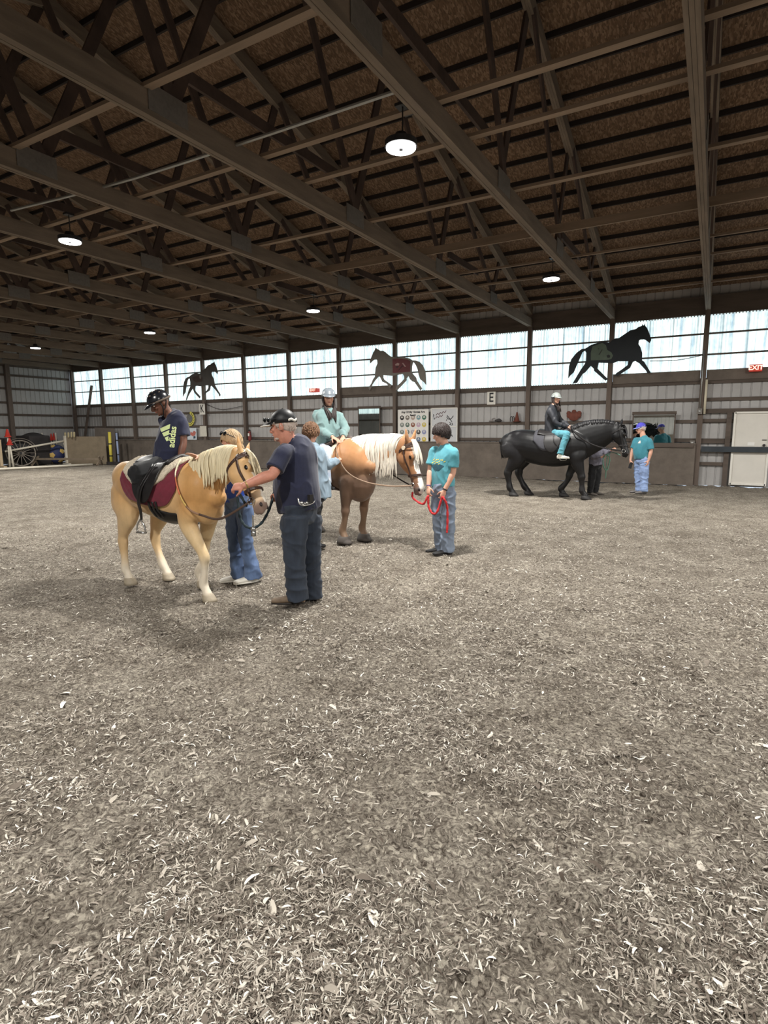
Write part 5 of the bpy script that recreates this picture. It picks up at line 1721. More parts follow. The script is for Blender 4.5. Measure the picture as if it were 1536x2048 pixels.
        for k in range(n):
            a = rg.random() * 2 * math.pi; e0 = low(a); el = e0 + (86 - e0) * rg.random() ** .8
            pts = []
            da = (rg.random() - .5) * .5
            steps = 4; drop = ln / .1 * 57
            for q in range(steps + 1):
                e_ = max(e0 - 8, el - drop * q / steps)
                p = top(a + da * q / steps, e_); d = (p - Vector((0, 0, .018))).normalized()
                cu = curl * math.sin(q * 2.4 + k) 
                p = p + d * (thick + .004 + .006 * rg.random() + cu)
                pts.append(self.hp(*p))
            rr = [r0 * s * w_ for w_ in (.7, 1, .95, .8, .2)]
            mb.limb([tuple(p) for p in pts], [(r_, r_ * .6) for r_ in rr], n=6, k=2, round_ends=False)
        return mb.build(name, mat, self.root, True)

    def long_hair(self, mat, F, n=260, length=.30, spread=.075, fwd=.11, seed=5, r0=.010, back=.25):
        rg = random.Random(seed); L_ = []; side = Vector((0, 0, 1)).cross(F); dz = Vector((0, 0, -1)); nk = self.hc + dz * (.125 * self.hs)
        for j in range(n):
            q = -1 if j % 2 else 1
            if rg.random() < back:
                a = R(140 + 40 * rg.random()) * q; f_ = -.05; lat = (rg.random() - .5) * .16
            else:
                a = R(58 + 70 * rg.random()) * q; f_ = fwd * (.75 + .4 * rg.random()); lat = q * spread * rg.random() ** .8
            b = self.hp(-.004 + .094 * math.cos(a), .086 * math.sin(a), .025)
            ln = length * (.75 + .4 * rg.random())
            p1 = self.hp(.9 * (-.004 + .094 * math.cos(a)), .090 * math.sin(a), -.05)
            p2 = nk + F * (f_ * .55) + side * (q * .062 + lat * .3) + dz * .02
            p3 = nk + F * f_ + side * lat + dz * (.02 + ln * .35)
            p4 = nk + F * (f_ * 1.25) + side * (lat * .8) + dz * (.02 + ln * .7)
            L_.append(([b, p1, p2, p3, p4], 1))
        return self.hair_locks('hair', L_, mat, r0)

    def helmet(self, shell, trim_m, vents=True):
        s = self.hs * 1.02
        t = MB(); rings = []
        for i in range(13):
            el = 90 - i * 8.2
            rings.append([self.hp(-.004 + .122 * math.cos(R(max(el, -6))) * math.cos(a) ** 1, .100 * math.cos(R(max(el, -6))) * math.sin(a), .030 + .112 * math.sin(R(el)) + (.012 * math.cos(a) if i > 9 else 0)) for a in [2 * math.pi * j / 32 + .001 for j in range(32)]])
        t.loft(rings)
        h = t.build('helmet', shell, self.root, True)
        b = MB(); rings = []
        for q, e in ((0, .004), (0, -.004)):
            pass
        vis = MB(); top, bot = [], []
        for j in range(17):
            a = R(-62 + 124 * j / 16); k = math.cos(a * 1.35)
            top.append([self.hp(.112 * math.cos(a), .100 * math.sin(a), .050), self.hp((.125 + .052 * k) * math.cos(a) , .104 * math.sin(a), .030 - .012 * k)])
        rings = [[p[0], p[1], p[1] - self.hu * .006, p[0] - self.hu * .012] for p in top]
        vis.loft(rings); vis.build('visor', shell, h, True)
        rm = MB(); pts = [self.hp(-.004 + .122 * math.cos(a), .101 * math.sin(a), .026 + .012 * math.cos(a)) for a in [2 * math.pi * j / 32 for j in range(33)]]
        rm.limb([tuple(p) for p in pts], [(.010, .006)] * 33, n=8, side=self.hu, k=1, round_ends=False); rm.build('rim', trim_m, h, True)
        if vents:
            for a, el in ((40, 45), (75, 42), (110, 42), (145, 45), (-40, 45), (-75, 42), (-110, 42), (-145, 45), (60, 68), (-60, 68), (120, 68), (-120, 68)):
                p = Vector((-.004 + .122 * math.cos(R(el)) * math.cos(R(a)), .1 * math.cos(R(el)) * math.sin(R(a)), .030 + .112 * math.sin(R(el))))
                d = Vector((p.x, p.y, p.z - .03)).normalized()
                MB().ell(self.hp(*(p + d * .001)), .011 * s, .011 * s, .006 * s, (self.hf, self.hl, self.hu), 8, 6).build('vent', trim_m, h, True)
        for q in (-1, 1):
            MB().tube([self.hp(.02, q * .088, .02), self.hp(.02, q * .083, -.04), self.hp(.045, q * .045, -.115), self.hp(.05, 0, -.128)], .006, n=6).build('chin_strap', M_BLACK, h, True)
            MB().tube([self.hp(-.055, q * .086, .01), self.hp(-.01, q * .084, -.05), self.hp(.02, q * .075, -.07)], .006, n=6).build('harness_strap', M_BLACK, h, True)
        return h

    def cap(self, mat, brim_m, front=.062):
        t = MB(); rings = []
        for i in range(11):
            el = 90 - i * 9
            rings.append([self.hp(-.006 + .108 * math.cos(R(el)) * math.cos(a), .090 * math.cos(R(el)) * math.sin(a), .040 + .098 * math.sin(R(el)) - (.012 if i == 10 else 0)) for a in [2 * math.pi * j / 32 for j in range(32)]])
        t.loft(rings)
        h = t.build('cap', mat, self.root, True)
        vis = MB(); rings = []
        for j in range(19):
            a = R(-60 + 120 * j / 18); k = math.cos(a * 1.45)
            p0 = self.hp(.100 * math.cos(a), .089 * math.sin(a), .044); p1 = self.hp((.112 + .075 * k) * math.cos(a), .093 * math.sin(a), .036 - .016 * math.sin(a) ** 2 - .016 * k)
            rings.append([p0, p1, p1 - self.hu * .004, p0 - self.hu * .008])
        vis.loft(rings); vis.build('brim', brim_m, h, True)
        MB().ell(self.hp(-.006, 0, .139), .008, .008, .005, (self.hf, self.hl, self.hu), 8, 6).build('button', mat, h, True)
        return h


def shirt_mb(rings, sleeves):
    mb = MB(); mb.loft(rings)
    for pts, rr in sleeves: mb.limb([tuple(p) for p in pts], rr, n=16, round_ends=False)
    return mb


def stick_on(vs, fs, target, o, X, Y, name, mat, parent, lift=.003, sub=.02):
    """lay a flat outline onto a garment: each point drops onto the cloth along -normal of (X, Y)"""
    o, X, Y = Vector(o), Vector(X).normalized(), Vector(Y).normalized(); N = X.cross(Y)
    me = target.data; off = origin_of(target)
    bv = BVHTree.FromPolygons([v.co + off for v in me.vertices], [tuple(p.vertices) for p in me.polygons])
    bm = bmesh.new()
    bmv = [bm.verts.new((p[0], p[1], 0)) for p in vs]
    for f in fs:
        try: bm.faces.new([bmv[i] for i in f])
        except ValueError: pass
    bmesh.ops.triangulate(bm, faces=bm.faces[:])
    for _ in range(3):
        ed = [e for e in bm.edges if e.calc_length() > sub]
        if not ed: break
        bmesh.ops.subdivide_edges(bm, edges=ed, cuts=1)
        bmesh.ops.triangulate(bm, faces=bm.faces[:])
    poff = origin_of(parent)
    for v in bm.verts:
        q = o + X * v.co.x + Y * v.co.y
        hit, nn, _, _ = bv.ray_cast(q + N * .4, -N)
        v.co = ((hit + N * lift) if hit is not None else q) - poff
    m2 = bpy.data.meshes.new(name); bm.to_mesh(m2); bm.free()
    return link_mesh(name, m2, mat, parent, False)


DENIM = {}
def denim(name, col, k=.3):
    return pbr(name, col, .85, var=(9, k), bump=(240, .15, .003), stretch=(1, 1, .35), spec=.2, sheen=.1)


def trousers(P, name, mat, pelvis, side, hips, knees, ankles, waist_up, k=1.0, hip_r=.105, knee_r=.078, hem_r=.082, seed=0.0, fold=.007, flare=1.0, depth=.8, waist=.15, bottom=.03):
    """pelvis centre, side axis (wearer's left), joints as (L, R)"""
    mb = MB(); u = Vector(waist_up).normalized(); pv = Vector(pelvis); s = Vector(side)
    mb.loft(Person.rings([(pv - u * .10, s, .10 * k, .085 * k), (pv - u * .05, s, .165 * k, .125 * k), (pv + u * .02, s, .175 * k, .13 * k), (pv + u * .10, s, waist * k, waist * k * depth)]))
    for h, kn, an in zip(hips, knees, ankles):
        h, kn, an = Vector(h), Vector(kn), Vector(an)
        mb.limb([tuple(h + u * .02), tuple(h.lerp(kn, .35)), tuple(h.lerp(kn, .75)), tuple(kn), tuple(kn.lerp(an, .35)), tuple(kn.lerp(an, .75)), tuple(an - (an - kn).normalized() * -bottom)],
                [hip_r * k, hip_r * .97 * k, knee_r * 1.06 * k, knee_r * k, knee_r * .96 * k, (knee_r * .45 + hem_r * .5) * k, hem_r * flare * k], n=18, round_ends=False)
    return P.cloth(name, mb, mat, .010, 3, fold, 6.0, (1, 1, 1.5), seed)
def figure(sp):
    """one person from a table of joints (photo point, metres away from the standing spot)"""
    S = sp['stand']; A = lambda t: S.at(t[0], t[1], t[2] if len(t) > 2 else 0.0)
    P = Person(S.g, sp['label'], sp['skin'], sp.get('hs', 1.0))
    P.S, P.A = S, A
    F = sp['F']; side = Vector((0, 0, 1)).cross(F); P.F, P.side = F, side
    P.head(A(sp['head']), sp['headF'], sp.get('headU', (0, 0, 1)), A(sp['neck']), sp.get('nr', .058))
    k = sp.get('k', 1.0)
    tor = [(A(t[:3]), side if len(t) < 6 else t[5], t[3], t[4]) for t in sp['torso']]
    P.trunk(tor, .86)
    J = {}
    for q in 'LR':
        sh, el, wr, hd = (A(t) for t in sp['arm' + q])
        J['arm' + q] = (sh, el, wr)
        P.arm(sh, el, wr, sp.get('armk', 1.0) * k)
        h = sp['hand' + q]
        P.hand(wr, hd - wr, h[0], h[1], h[2] if len(h) > 2 else (.5,) * 4, .178 * k)
        hp, kn, an = (A(t) for t in sp['leg' + q]); J['leg' + q] = (hp, kn, an)
        P.legs(hp, kn, an, .92 * k)
    P.J = J
    P.finish(sp.get('voxel', .0068))
    # shirt
    sl = []
    for q in 'LR':
        sh, el, wr = J['arm' + q]; c = sp.get('sleeve', 'short'); g = sp.get('sleeve_r', .066) * k
        inn = sh + (tor[-2][0] - sh) * .35
        if c == 'short':
            e = sh.lerp(el, sp.get('sleeve_len', .72)); sl.append(([inn, sh, sh.lerp(e, .5), e], [g * .85, g * .98, g * 1.04, g * 1.10]))
        else:
            e = el.lerp(wr, sp.get('cuff', .93)); sl.append(([inn, sh, sh.lerp(el, .5), el, el.lerp(wr, .5), e], [g * .85, g * .96, g * .95, g * .93, g * .8, g * .66]))
    P.shirt = P.cloth(sp['shirt'][0], shirt_mb(Person.rings(tor, 1.0, 0.0), sl), sp['shirt'][1], sp.get('cv', .010), 3, sp.get('fold', .006), sp.get('fs', 7.0), (1, 1, .5), sp.get('seed', 1.0))
    hips = [J['leg' + q][0] for q in 'LR']; kn = [J['leg' + q][1] for q in 'LR']; an = [J['leg' + q][2] for q in 'LR']
    t = sp['pants']
    P.pants = trousers(P, t[0], t[1], A(sp['pelvis']), sp.get('pside', side), hips, kn, an, sp.get('pup', (0, 0, 1)), k, seed=sp.get('seed', 1.0) + 3, **t[2])
    for q in 'LR':
        if 'shoe' in sp:
            d = sp['toe' + q]; P.shoe(J['leg' + q][2] - Vector((0, 0, 0)), d, sp['shoe'][1], sp['shoe'][2] if len(sp['shoe']) > 2 else None, sp.get('shoeL', .29), sp.get('shoeup', .09), name=sp['shoe'][0])
    return P


Z = Vector((0, 0, 1))
M_SHOE_B = pbr('boot_brown', (122, 104, 86), .7, var=(16, .25))
M_SHOE_K = pbr('shoe_black', (34, 33, 34), .6)
M_SHOE_W = pbr('shoe_white', (222, 218, 208), .6)
M_SOLE = pbr('sole_dark', (48, 44, 42), .8)
M_SOLEW = pbr('sole_white', (228, 224, 214), .7)
M_NAVY = pbr('cotton_navy', (36, 40, 64), .9, var=(30, .15), sheen=.25)
M_BLACKC = pbr('cotton_black', (22, 23, 26), .9, var=(30, .2), sheen=.15)
M_TEAL = pbr('cotton_teal', (84, 154, 168), .9, var=(30, .12), sheen=.2)
M_JEAN_D = denim('denim_dark', (54, 61, 73))
M_JEAN_B = denim('denim_blue', (92, 112, 148), .45)
M_JEAN_G = denim('denim_grey', (122, 134, 152), .25)
M_JEAN_L = denim('denim_light', (142, 164, 206), .25)
M_HAIRW = pbr('hair_white', (214, 206, 198), .7, var=(60, .15))

M_HAIRG = pbr('hair_grey', (190, 174, 164), .8, var=(60, .2))

# ---- man in the black cap, seen from behind, holding the pony
S = Stand(604, 1205)
Fm = S.dir(-.88, .48)
man = figure(dict(stand=S, F=Fm, headF=S.dir(-.93, .36, -.08), head=(567, 853, -.02), neck=(579, 887, 0), hs=1.13, nr=.066, skin='ruddy', label='man in navy polo and black cap seen from behind, reaching to the pony', k=1.06,
    torso=[(600, 1019, 0, .180, .190), (596, 995, 0, .188, .208), (593, 965, 0, .195, .205), (596, 932, 0, .205, .168), (600, 908, 0, .200, .130), (593, 891, 0, .14, .105), (583, 881, 0, .082, .078)],
    armL=((568, 906, -.20), (545, 948, -.30), (489, 971, -.34), (472, 973, -.32)), handL=(S.dir(.2, .7, -.6), 1, (1.0, 1.1, 1.2, 1.2)),
    armR=((612, 903, .18), (580, 950, .32), (556, 985, .20), (546, 990, .10)), handR=(S.dir(.3, -.3, -.9), -1, (1.1, 1.1, 1.2, 1.2)), armk=1.12,
    pelvis=(601, 1028, 0), legL=((589, 1036, -.10), (589, 1115, -.10), (594, 1188, -.07)), legR=((616, 1036, .10), (620, 1112, .10), (623, 1183, .12)),
    sleeve='short', sleeve_len=.80, sleeve_r=.073, shirt=('polo_shirt', M_NAVY), seed=2.1, fold=.007,
    pants=('jeans', M_JEAN_D, dict(hip_r=.118, knee_r=.094, hem_r=.098, waist=.185, depth=1.0, fold=.008, bottom=.05)),
    shoe=('boot', M_SHOE_B, M_SOLE), toeL=S.dir(-.97, .1), toeR=S.dir(-.9, .4), shoeL=.31, shoeup=.088))
P = man
P.scalp('hair', M_HAIRG, .004, .045, -.058, 4, 60, .022, .006)
cp = P.cap(M_BLACK, M_BLACK)
for s_ in (-1, 1):
    MB().ell(P.hp(.138, s_ * .036, .062), .012, .030, .022, (P.hf, P.hl, P.hu), 12, 8).build('sunglass_lens', pbr('lens_dark', (20, 22, 24), .15), cp, True)
MB().tube([P.hp(.02, .092, .058), P.hp(.10, .088, .066), P.hp(.135, .07, .066), P.hp(.14, 0, .066), P.hp(.135, -.07, .066), P.hp(.10, -.088, .066)], .004, n=6).build('sunglass_frame', M_BLACK, cp, True)
m2 = MB()
pts = [P.hp((.116 + .075 * math.cos(a * 1.45)) * math.cos(a), .094 * math.sin(a), .031 - .016 * math.cos(a * 1.45) - .016 * math.sin(a) ** 2) for a in [R(-52 + 104 * j / 14) for j in range(15)]]
m2.limb([tuple(p) for p in pts], [.006] * 15, n=6, k=1); m2.build('brim_edge', M_WHITE, cp, True)
m3 = MB()
for j in range(9):
    a = R(132 + 6 * j); m3.ell(P.hp(-.006 + .107 * math.cos(a), .0895 * math.sin(a), .044 + .006 * math.sin(j * .9)), .006, .012, .013, (P.hf, P.hl, P.hu), 8, 6)
m3.fused('cap_embroidery', M_WHITE, cp, .004, 2)
bd = MB()
for p_, r_ in (((.066, 0, -.104), (.020, .028, .014)), ((.046, .036, -.092), (.026, .016, .014)), ((.046, -.036, -.092), (.026, .016, .014))):
    bd.ell(P.hp(*p_), *[q * 1.05 for q in r_], axes=(P.hf, P.hl, P.hu))
bd.fused('beard', M_HAIRG, P.root, .008, 2)
cl_ = MB(); c1 = P.A((583, 882, 0))
cl_.loft(Person.rings([(c1 + Z * -.03, P.side, .088, .086), (c1 + Z * .012, P.side, .080, .078), (c1 + Z * .03, P.side, .074, .072)]))
cl_.build('collar', M_NAVY, P.root, True)
A = P.A
w1 = A((489, 971, -.34)); wd = (w1 - A((545, 948, -.30))).normalized()
MB().cyl(w1 - wd * .030, w1 - wd * .012, .034, 16).build('wristwatch', pbr('watch_gold', (176, 150, 96), .35, metal=.6), P.root, True)
k_ = MB()
for px, py, r_ in ((603, 1006, .018), (609, 1007, .014), (614, 1006, .016), (619, 1004, .013), (606, 1010, .012)):
    k_.ell(A((px, py, -.255 + (px - 600) * .004)), r_, nu=10, nv=6)
k_.tube([A((596, 996, -.24)), A((599, 1008, -.26)), A((610, 1011, -.25)), A((626, 1006, -.18)), A((630, 998, -.14))], .006, n=6)
o = k_.build('key_bunch', M_STEELB, smooth=True); tag(o, 'bunch of keys and chain clipped to the belt of the man in navy', 'keys')
MB().box(A((621, 997, -.19)), (.03, .05, .07)).build('belt_pouch', M_LEATHER, P.root)

# ---- boy sitting backwards on the pony
S = Stand(world=po.w(-.10, 0, 0))
Fb = S.dir(-.80, -.60)
M_ADI = pbr('print_lime', (226, 240, 176), .7)
boy = figure(dict(stand=S, F=Fb, headF=S.dir(-.86, -.22, -.52), headU=(0, 0, 1), head=(320, 806, -.02), neck=(338, 829, 0), hs=.96, nr=.05, skin='brown', label='boy in navy T-shirt and black helmet sitting backwards on the palomino pony', k=.86,
    torso=[(334, 938, -.03, .150, .135), (336, 912, -.03, .146, .128), (341, 883, -.04, .146, .116), (346, 858, -.03, .153, .106), (348, 840, -.01, .146, .085), (344, 832, 0, .10, .07), (339, 827, 0, .058, .056)],
    armL=((365, 848, -.12), (367, 886, -.16), (359, 920, -.20), (354, 931, -.20)), handL=(S.dir(.5, -.2, -.8), -1, (.3, .3, .35, .4)),
    armR=((329, 843, .10), (350, 885, .20), (366, 918, .16), (372, 932, .14)), handR=(S.dir(.2, .2, -1), 1, (.3, .3, .3, .3)),
    pelvis=(336, 937, -.02), pside=Vector((0, 0, 1)).cross(S.dir(-.95, -.3)), legL=((326, 938, -.13), (276, 948, -.22), (306, 958, -.06)), legR=((316, 936, .10), (280, 944, .10), (300, 990, .40)),
    sleeve='short', sleeve_len=.62, sleeve_r=.072, shirt=('t_shirt', M_NAVY), seed=5.2, fold=.008,
    pants=('shorts', M_BLACKC, dict(hip_r=.132, knee_r=.112, hem_r=.085, waist=.155, fold=.010, bottom=-.02)),
    shoe=('shoe', M_SHOE_W), toeL=S.dir(.9, .2, -.35), toeR=S.dir(-.5, .3), shoeL=.22, shoeup=.06))
boy.helmet(pbr('helmet_black', (24, 26, 32), .22, spec=.6), pbr('helmet_pad', (96, 84, 74), .7))
up = boy.shirt
c_ = boy.A((337, 873, -.2)); X_ = (boy.A((340, 847, -.2)) - boy.A((335, 897, -.2))).normalized(); Nn = S.dir(-.25, -.97); Y_ = Nn.cross(X_).normalized(); X_ = Y_.cross(Nn).normalized()
vs, fs = text_shape('adidas', .088, .0022, .96)
stick_on(vs, fs, up, c_ - Y_ * .030, X_, Y_, 'shirt_lettering', M_ADI, boy.root, .004)
lv, lf = [], []
for i, (b0, h_) in enumerate(((-.088, .040), (-.028, .075), (.032, .110))):
    o_ = len(lv); w_ = .046; sl_ = .55
    lv += [(b0, 0), (b0 + w_, 0), (b0 + w_ - h_ * sl_ + .0, h_), (b0 - (h_ - w_ * .55) * sl_, h_ - w_ * .55)]
    lf.append((o_, o_ + 1, o_ + 2, o_ + 3))
lv = [(x + .045, y) for x, y in lv]
stick_on(lv, lf, up, c_ + Y_ * .008, X_, Y_, 'shirt_emblem', M_ADI, boy.root, .004)

# ---- woman behind the pony with one hand on the boy
S = Stand(478, 1164)
Fw = S.dir(-.92, -.39)
M_HAIRB = pbr('hair_blonde', (176, 150, 116), .6, var=(50, .35), stretch=(1, 1, .3))
wom = figure(dict(stand=S, F=Fw, headF=S.dir(-.80, -.45, -.40), head=(464, 885, .0), neck=(473, 915, 0), hs=1.0, nr=.05, skin='light', label='woman in royal blue top and flared jeans behind the pony, hand on the boy', k=.95,
    torso=[(476, 1004, 0, .165, .12), (474, 985, 0, .155, .115), (472, 960, 0, .155, .115), (473, 935, 0, .165, .11), (474, 924, 0, .155, .085), (473, 917, 0, .10, .07), (472, 911, 0, .06, .055)],
    armL=((496, 932, -.03), (498, 965, .05), (488, 990, .14), (484, 1000, .16)), handL=(S.dir(-.2, .5, -.6), 1, (.5, .6, .7, .7)),
    armR=((449, 930, .10), (428, 938, -.10), (393, 914, -.42), (378, 907, -.5)), handR=(S.dir(-.2, -.3, -.9), 1, (.15, .15, .2, .25)),
    pelvis=(476, 1000, 0), legL=((488, 1004, -.06), (491, 1078, -.08), (505, 1148, -.05)), legR=((465, 1004, .07), (468, 1080, .06), (479, 1146, .06)),
    sleeve='short', sleeve_len=.8, sleeve_r=.060, shirt=('blouse', pbr('cotton_royal', (44, 78, 176), .85, var=(30, .15))), seed=7.7,
    pants=('jeans', M_JEAN_B, dict(hip_r=.092, knee_r=.072, hem_r=.098, waist=.14, fold=.009, bottom=.045)),
    shoe=('shoe', M_SHOE_W, M_SOLEW), toeL=S.dir(-.95, -.3), toeR=S.dir(-.97, -.1), shoeL=.27, shoeup=.085))
P = wom
P.scalp('hair', M_HAIRB, .012, .078, -.07, 9, 200, .12, .010, .0)
rg = random.Random(2); L_ = []
for j in range(40):
    a = R(110 + 140 * rg.random()); b = P.hp(-.004 + .092 * math.cos(a), .082 * math.sin(a), .0 + .05 * rg.random())
    L_.append(([b, b - Z * .05 - P.hf * .01, b - Z * (.10 + .03 * rg.random()) - P.hf * .03 + P.hl * (rg.random() - .5) * .03, b - Z * (.15 + .05 * rg.random()) - P.hf * .045], 1))
P.hair_locks('hair_back', L_, M_HAIRB, .012)
for s_ in (-1, 1):
    MB().ell(P.hp(.052, s_ * .036, .128), .024, .030, .008, ((P.hf - P.hu * .9).normalized(), P.hl, (P.hf * .9 + P.hu).normalized()), 14, 8).build('sunglass_lens', pbr('lens_dark', (20, 22, 24), .15), P.root, True)
MB().tube([P.hp(-.03, .092, .03), P.hp(.035, .082, .10), P.hp(.058, 0, .140), P.hp(.035, -.082, .10), P.hp(-.03, -.092, .03)], .004, n=6).build('sunglass_frame', M_BLACK, P.root, True)

# ---- helper in a denim jacket
S = Stand(630, 1098)
Fh = S.dir(.74, .67)
M_DJ = denim('denim_jacket', (136, 155, 170), .35)
M_HAIRC = pbr('hair_brown', (112, 82, 60), .65, var=(50, .35))
hel = figure(dict(stand=S, F=Fh, headF=S.dir(.62, .74, -.2), head=(622, 866, 0), neck=(622, 892, 0), hs=1.0, nr=.052, skin='light', label='helper in a pale denim jacket seen from behind, reaching up to the girl', k=.97,
    torso=[(637, 995, 0, .185, .14), (635, 970, 0, .18, .135), (630, 935, 0, .175, .13), (626, 910, 0, .19, .12), (624, 899, 0, .175, .095), (623, 893, 0, .11, .075), (622, 888, 0, .068, .062)],
    armR=((640, 908, -.08), (655, 931, .02), (677, 920, .22), (687, 914, .28)), handR=(S.dir(.2, .6, -.6), 1, (.5, .5, .6, .6)),
    armL=((612, 905, .14), (640, 925, .36), (668, 912, .50), (680, 905, .55)), handL=(S.dir(.2, .6, -.6), -1, (.4, .4, .4, .4)),
    pelvis=(632, 990, 0), legL=((622, 996, .09), (620, 1045, .09), (620, 1084, .09)), legR=((632, 996, -.08), (629, 1045, -.08), (626, 1086, -.08)),
    sleeve='long', sleeve_r=.066, cuff=.9, shirt=('denim_jacket', M_DJ), seed=9.1, fold=.014, fs=8.0,
    pants=('trousers', M_BLACKC, dict(hip_r=.095, knee_r=.075, hem_r=.08, waist=.14)),
    shoe=('shoe', M_SHOE_K, M_SOLE), toeL=S.dir(.8, .6), toeR=S.dir(.8, .6), shoeL=.27, shoeup=.085))
P = hel
P.scalp('hair', M_HAIRC, .020, .055, -.078, 12, 260, .05, .011, .006)
c1 = P.A((622, 890, 0)); cl_ = MB(); cl_.loft(Person.rings([(c1 - Z * .03, P.side, .085, .080), (c1 + Z * .02, P.side, .078, .074), (c1 + Z * .035, P.side, .070, .066)])); cl_.build('collar', M_DJ, P.root, True)

# ---- girl riding the chestnut horse
S = Stand(world=ha.w(.02, 0, 0))
Fg = S.dir(.35, -.94)
M_SAGE = pbr('fleece_sage', (122, 150, 150), .95, var=(24, .15), sheen=.3)
M_FLOR = pbr('floral_denim', (160, 184, 220), .85, var=(14, .28), col2=(226, 226, 222))
M_HAIRK = pbr('hair_dark', (44, 34, 32), .5, var=(50, .35), stretch=(1, 1, .3))
girl = figure(dict(stand=S, F=Fg, headF=S.dir(.12, -.98, -.12), head=(657, 795, 0), neck=(656, 822, .02), hs=1.0, nr=.05, skin='light', label='girl in sage green hoodie and grey helmet riding the chestnut horse', k=.95,
    torso=[(658, 892, 0, .19, .15), (657, 872, -.02, .18, .15), (656, 852, -.03, .175, .14), (655, 835, -.01, .185, .12), (655, 826, 0, .165, .09), (655, 821, .01, .105, .07), (655, 816, .01, .066, .06)],
    armR=((633, 832, .02), (643, 860, -.12), (665, 874, -.30), (676, 880, -.36)), handR=(S.dir(.1, .1, -.98), -1, (.5, .5, .55, .6)),
    armL=((678, 832, .02), (690, 856, -.08), (686, 874, -.28), (682, 882, -.35)), handL=(S.dir(.1, .1, -.98), 1, (.5, .5, .55, .6)),
    pelvis=(656, 893, 0), legR=((648, 896, -.06), (656, 905, -.38), (652, 966, -.40)), legL=((668, 893, .05), (700, 903, .10), (704, 960, .30)),
    sleeve='long', sleeve_r=.070, cuff=.95, shirt=('hoodie', M_SAGE), seed=11.3, fold=.013,
    pants=('leggings', M_FLOR, dict(hip_r=.098, knee_r=.078, hem_r=.07, waist=.14, bottom=.0)),
    shoe=('boot', M_SHOE_K, M_SOLE), toeR=S.dir(.6, -.8), toeL=S.dir(.9, -.4), shoeL=.25, shoeup=.085))
P = girl
P.helmet(pbr('helmet_grey', (122, 130, 138), .25, spec=.6), pbr('helmet_trim', (60, 62, 66), .5), False)
P.long_hair(M_HAIRK, P.F, 320, .30, .075, .115, 5, .010)
c1 = P.A((655, 820, .01)); hd_ = MB()
for q in range(13):
    a = R(-150 + 300 * q / 12); hd_.ell(c1 - P.F * (.085 * math.cos(a)) + P.side * (.10 * math.sin(a)) - Z * (.01 + .03 * (1 - math.cos(a))), .036)
hd_.fused('hood', M_SAGE, P.root, .012, 4)

# ---- teenager in teal T-shirt holding the red rope
S = Stand(886, 1106)
Ft = S.dir(-.80, -.60)
teen = figure(dict(stand=S, F=Ft, headF=S.dir(-.93, -.30, -.20), head=(883, 868, 0), neck=(889, 890, 0), hs=1.0, nr=.052, skin='light', label='dark haired teenager in teal T-shirt and grey jeans holding the red lead rope', k=.98,
    torso=[(886, 972, 0, .172, .12), (885, 950, 0, .168, .12), (886, 930, 0, .168, .118), (889, 911, 0, .180, .112), (890, 900, 0, .170, .088), (890, 894, 0, .11, .072), (889, 888, 0, .064, .058)],
    armL=((907, 907, -.12), (906, 944, -.12), (889, 981, -.16), (884, 997, -.17)), handL=(S.dir(-.3, .6, -.2), -1, (1.0, 1.05, 1.1, 1.1)),
    armR=((867, 902, .08), (861, 938, .06), (857, 974, -.06), (856, 992, -.10)), handR=(S.dir(.5, .3, -.3), 1, (1.0, 1.0, 1.1, 1.1)),
    pelvis=(886, 978, 0), legL=((896, 986, -.06), (896, 1044, -.08), (895, 1096, -.06)), legR=((876, 986, .06), (879, 1044, .04), (883, 1093, .06)),
    sleeve='short', sleeve_len=.74, sleeve_r=.066, shirt=('t_shirt', M_TEAL), seed=13.0, fold=.008,
    pants=('jeans', M_JEAN_G, dict(hip_r=.100, knee_r=.090, hem_r=.098, waist=.15, fold=.009, bottom=.045)),
    shoe=('shoe', M_SHOE_K, M_SOLE), toeL=S.dir(-.88, -.47), toeR=S.dir(-.97, -.2), shoeL=.28, shoeup=.085))
P = teen
P.scalp('hair', M_HAIRK, .020, .045, -.05, 15, 230, .09, .012, .003)
A = P.A
N_ = Ft; Y_ = Z; X_ = Y_.cross(N_)
cc = A((872, 921, -.1))
pv, pf = [], []
for r_ in range(2):
    for q in range(9 - r_ * 3):
        o_ = len(pv); x_ = -.105 + .026 * q; y_ = -.008 - .034 * r_ + .014 * math.sin(q * 2.2); h_ = .020 + .006 * math.sin(q * 3.1)
        pv += [(x_, y_), (x_ + .020, y_ + .006), (x_ + .022, y_ + h_), (x_ + .004, y_ + h_ - .004)]; pf.append((o_, o_ + 1, o_ + 2, o_ + 3))
stick_on(pv, pf, P.shirt, cc, X_, Y_, 'shirt_print', pbr('print_yellow', (214, 196, 86), .7), P.root)
blob = [(.10 * math.cos(a) * (1 + .25 * math.sin(3 * a)), .045 * math.sin(a)) for a in [2 * math.pi * j / 20 for j in range(20)]]
stick_on(blob, [tuple(range(20))], P.shirt, cc - Z * .085, X_, Y_, 'shirt_emblem', pbr('print_dark', (38, 78, 92), .7), P.root)
wr = A((889, 981, -.16)); dd = (A((889, 981, -.16)) - A((906, 944, -.12))).normalized()
MB().cyl(wr - dd * .022, wr - dd * .004, .031, 16).build('wristwatch', M_SHOE_K, P.root, True)
wr = A((857, 974, -.06)); dd = (wr - A((861, 938, .06))).normalized()
MB().cyl(wr - dd * .02, wr - dd * .008, .030, 16).build('wristband', pbr('band_purple', (86, 70, 130), .5), P.root, True)

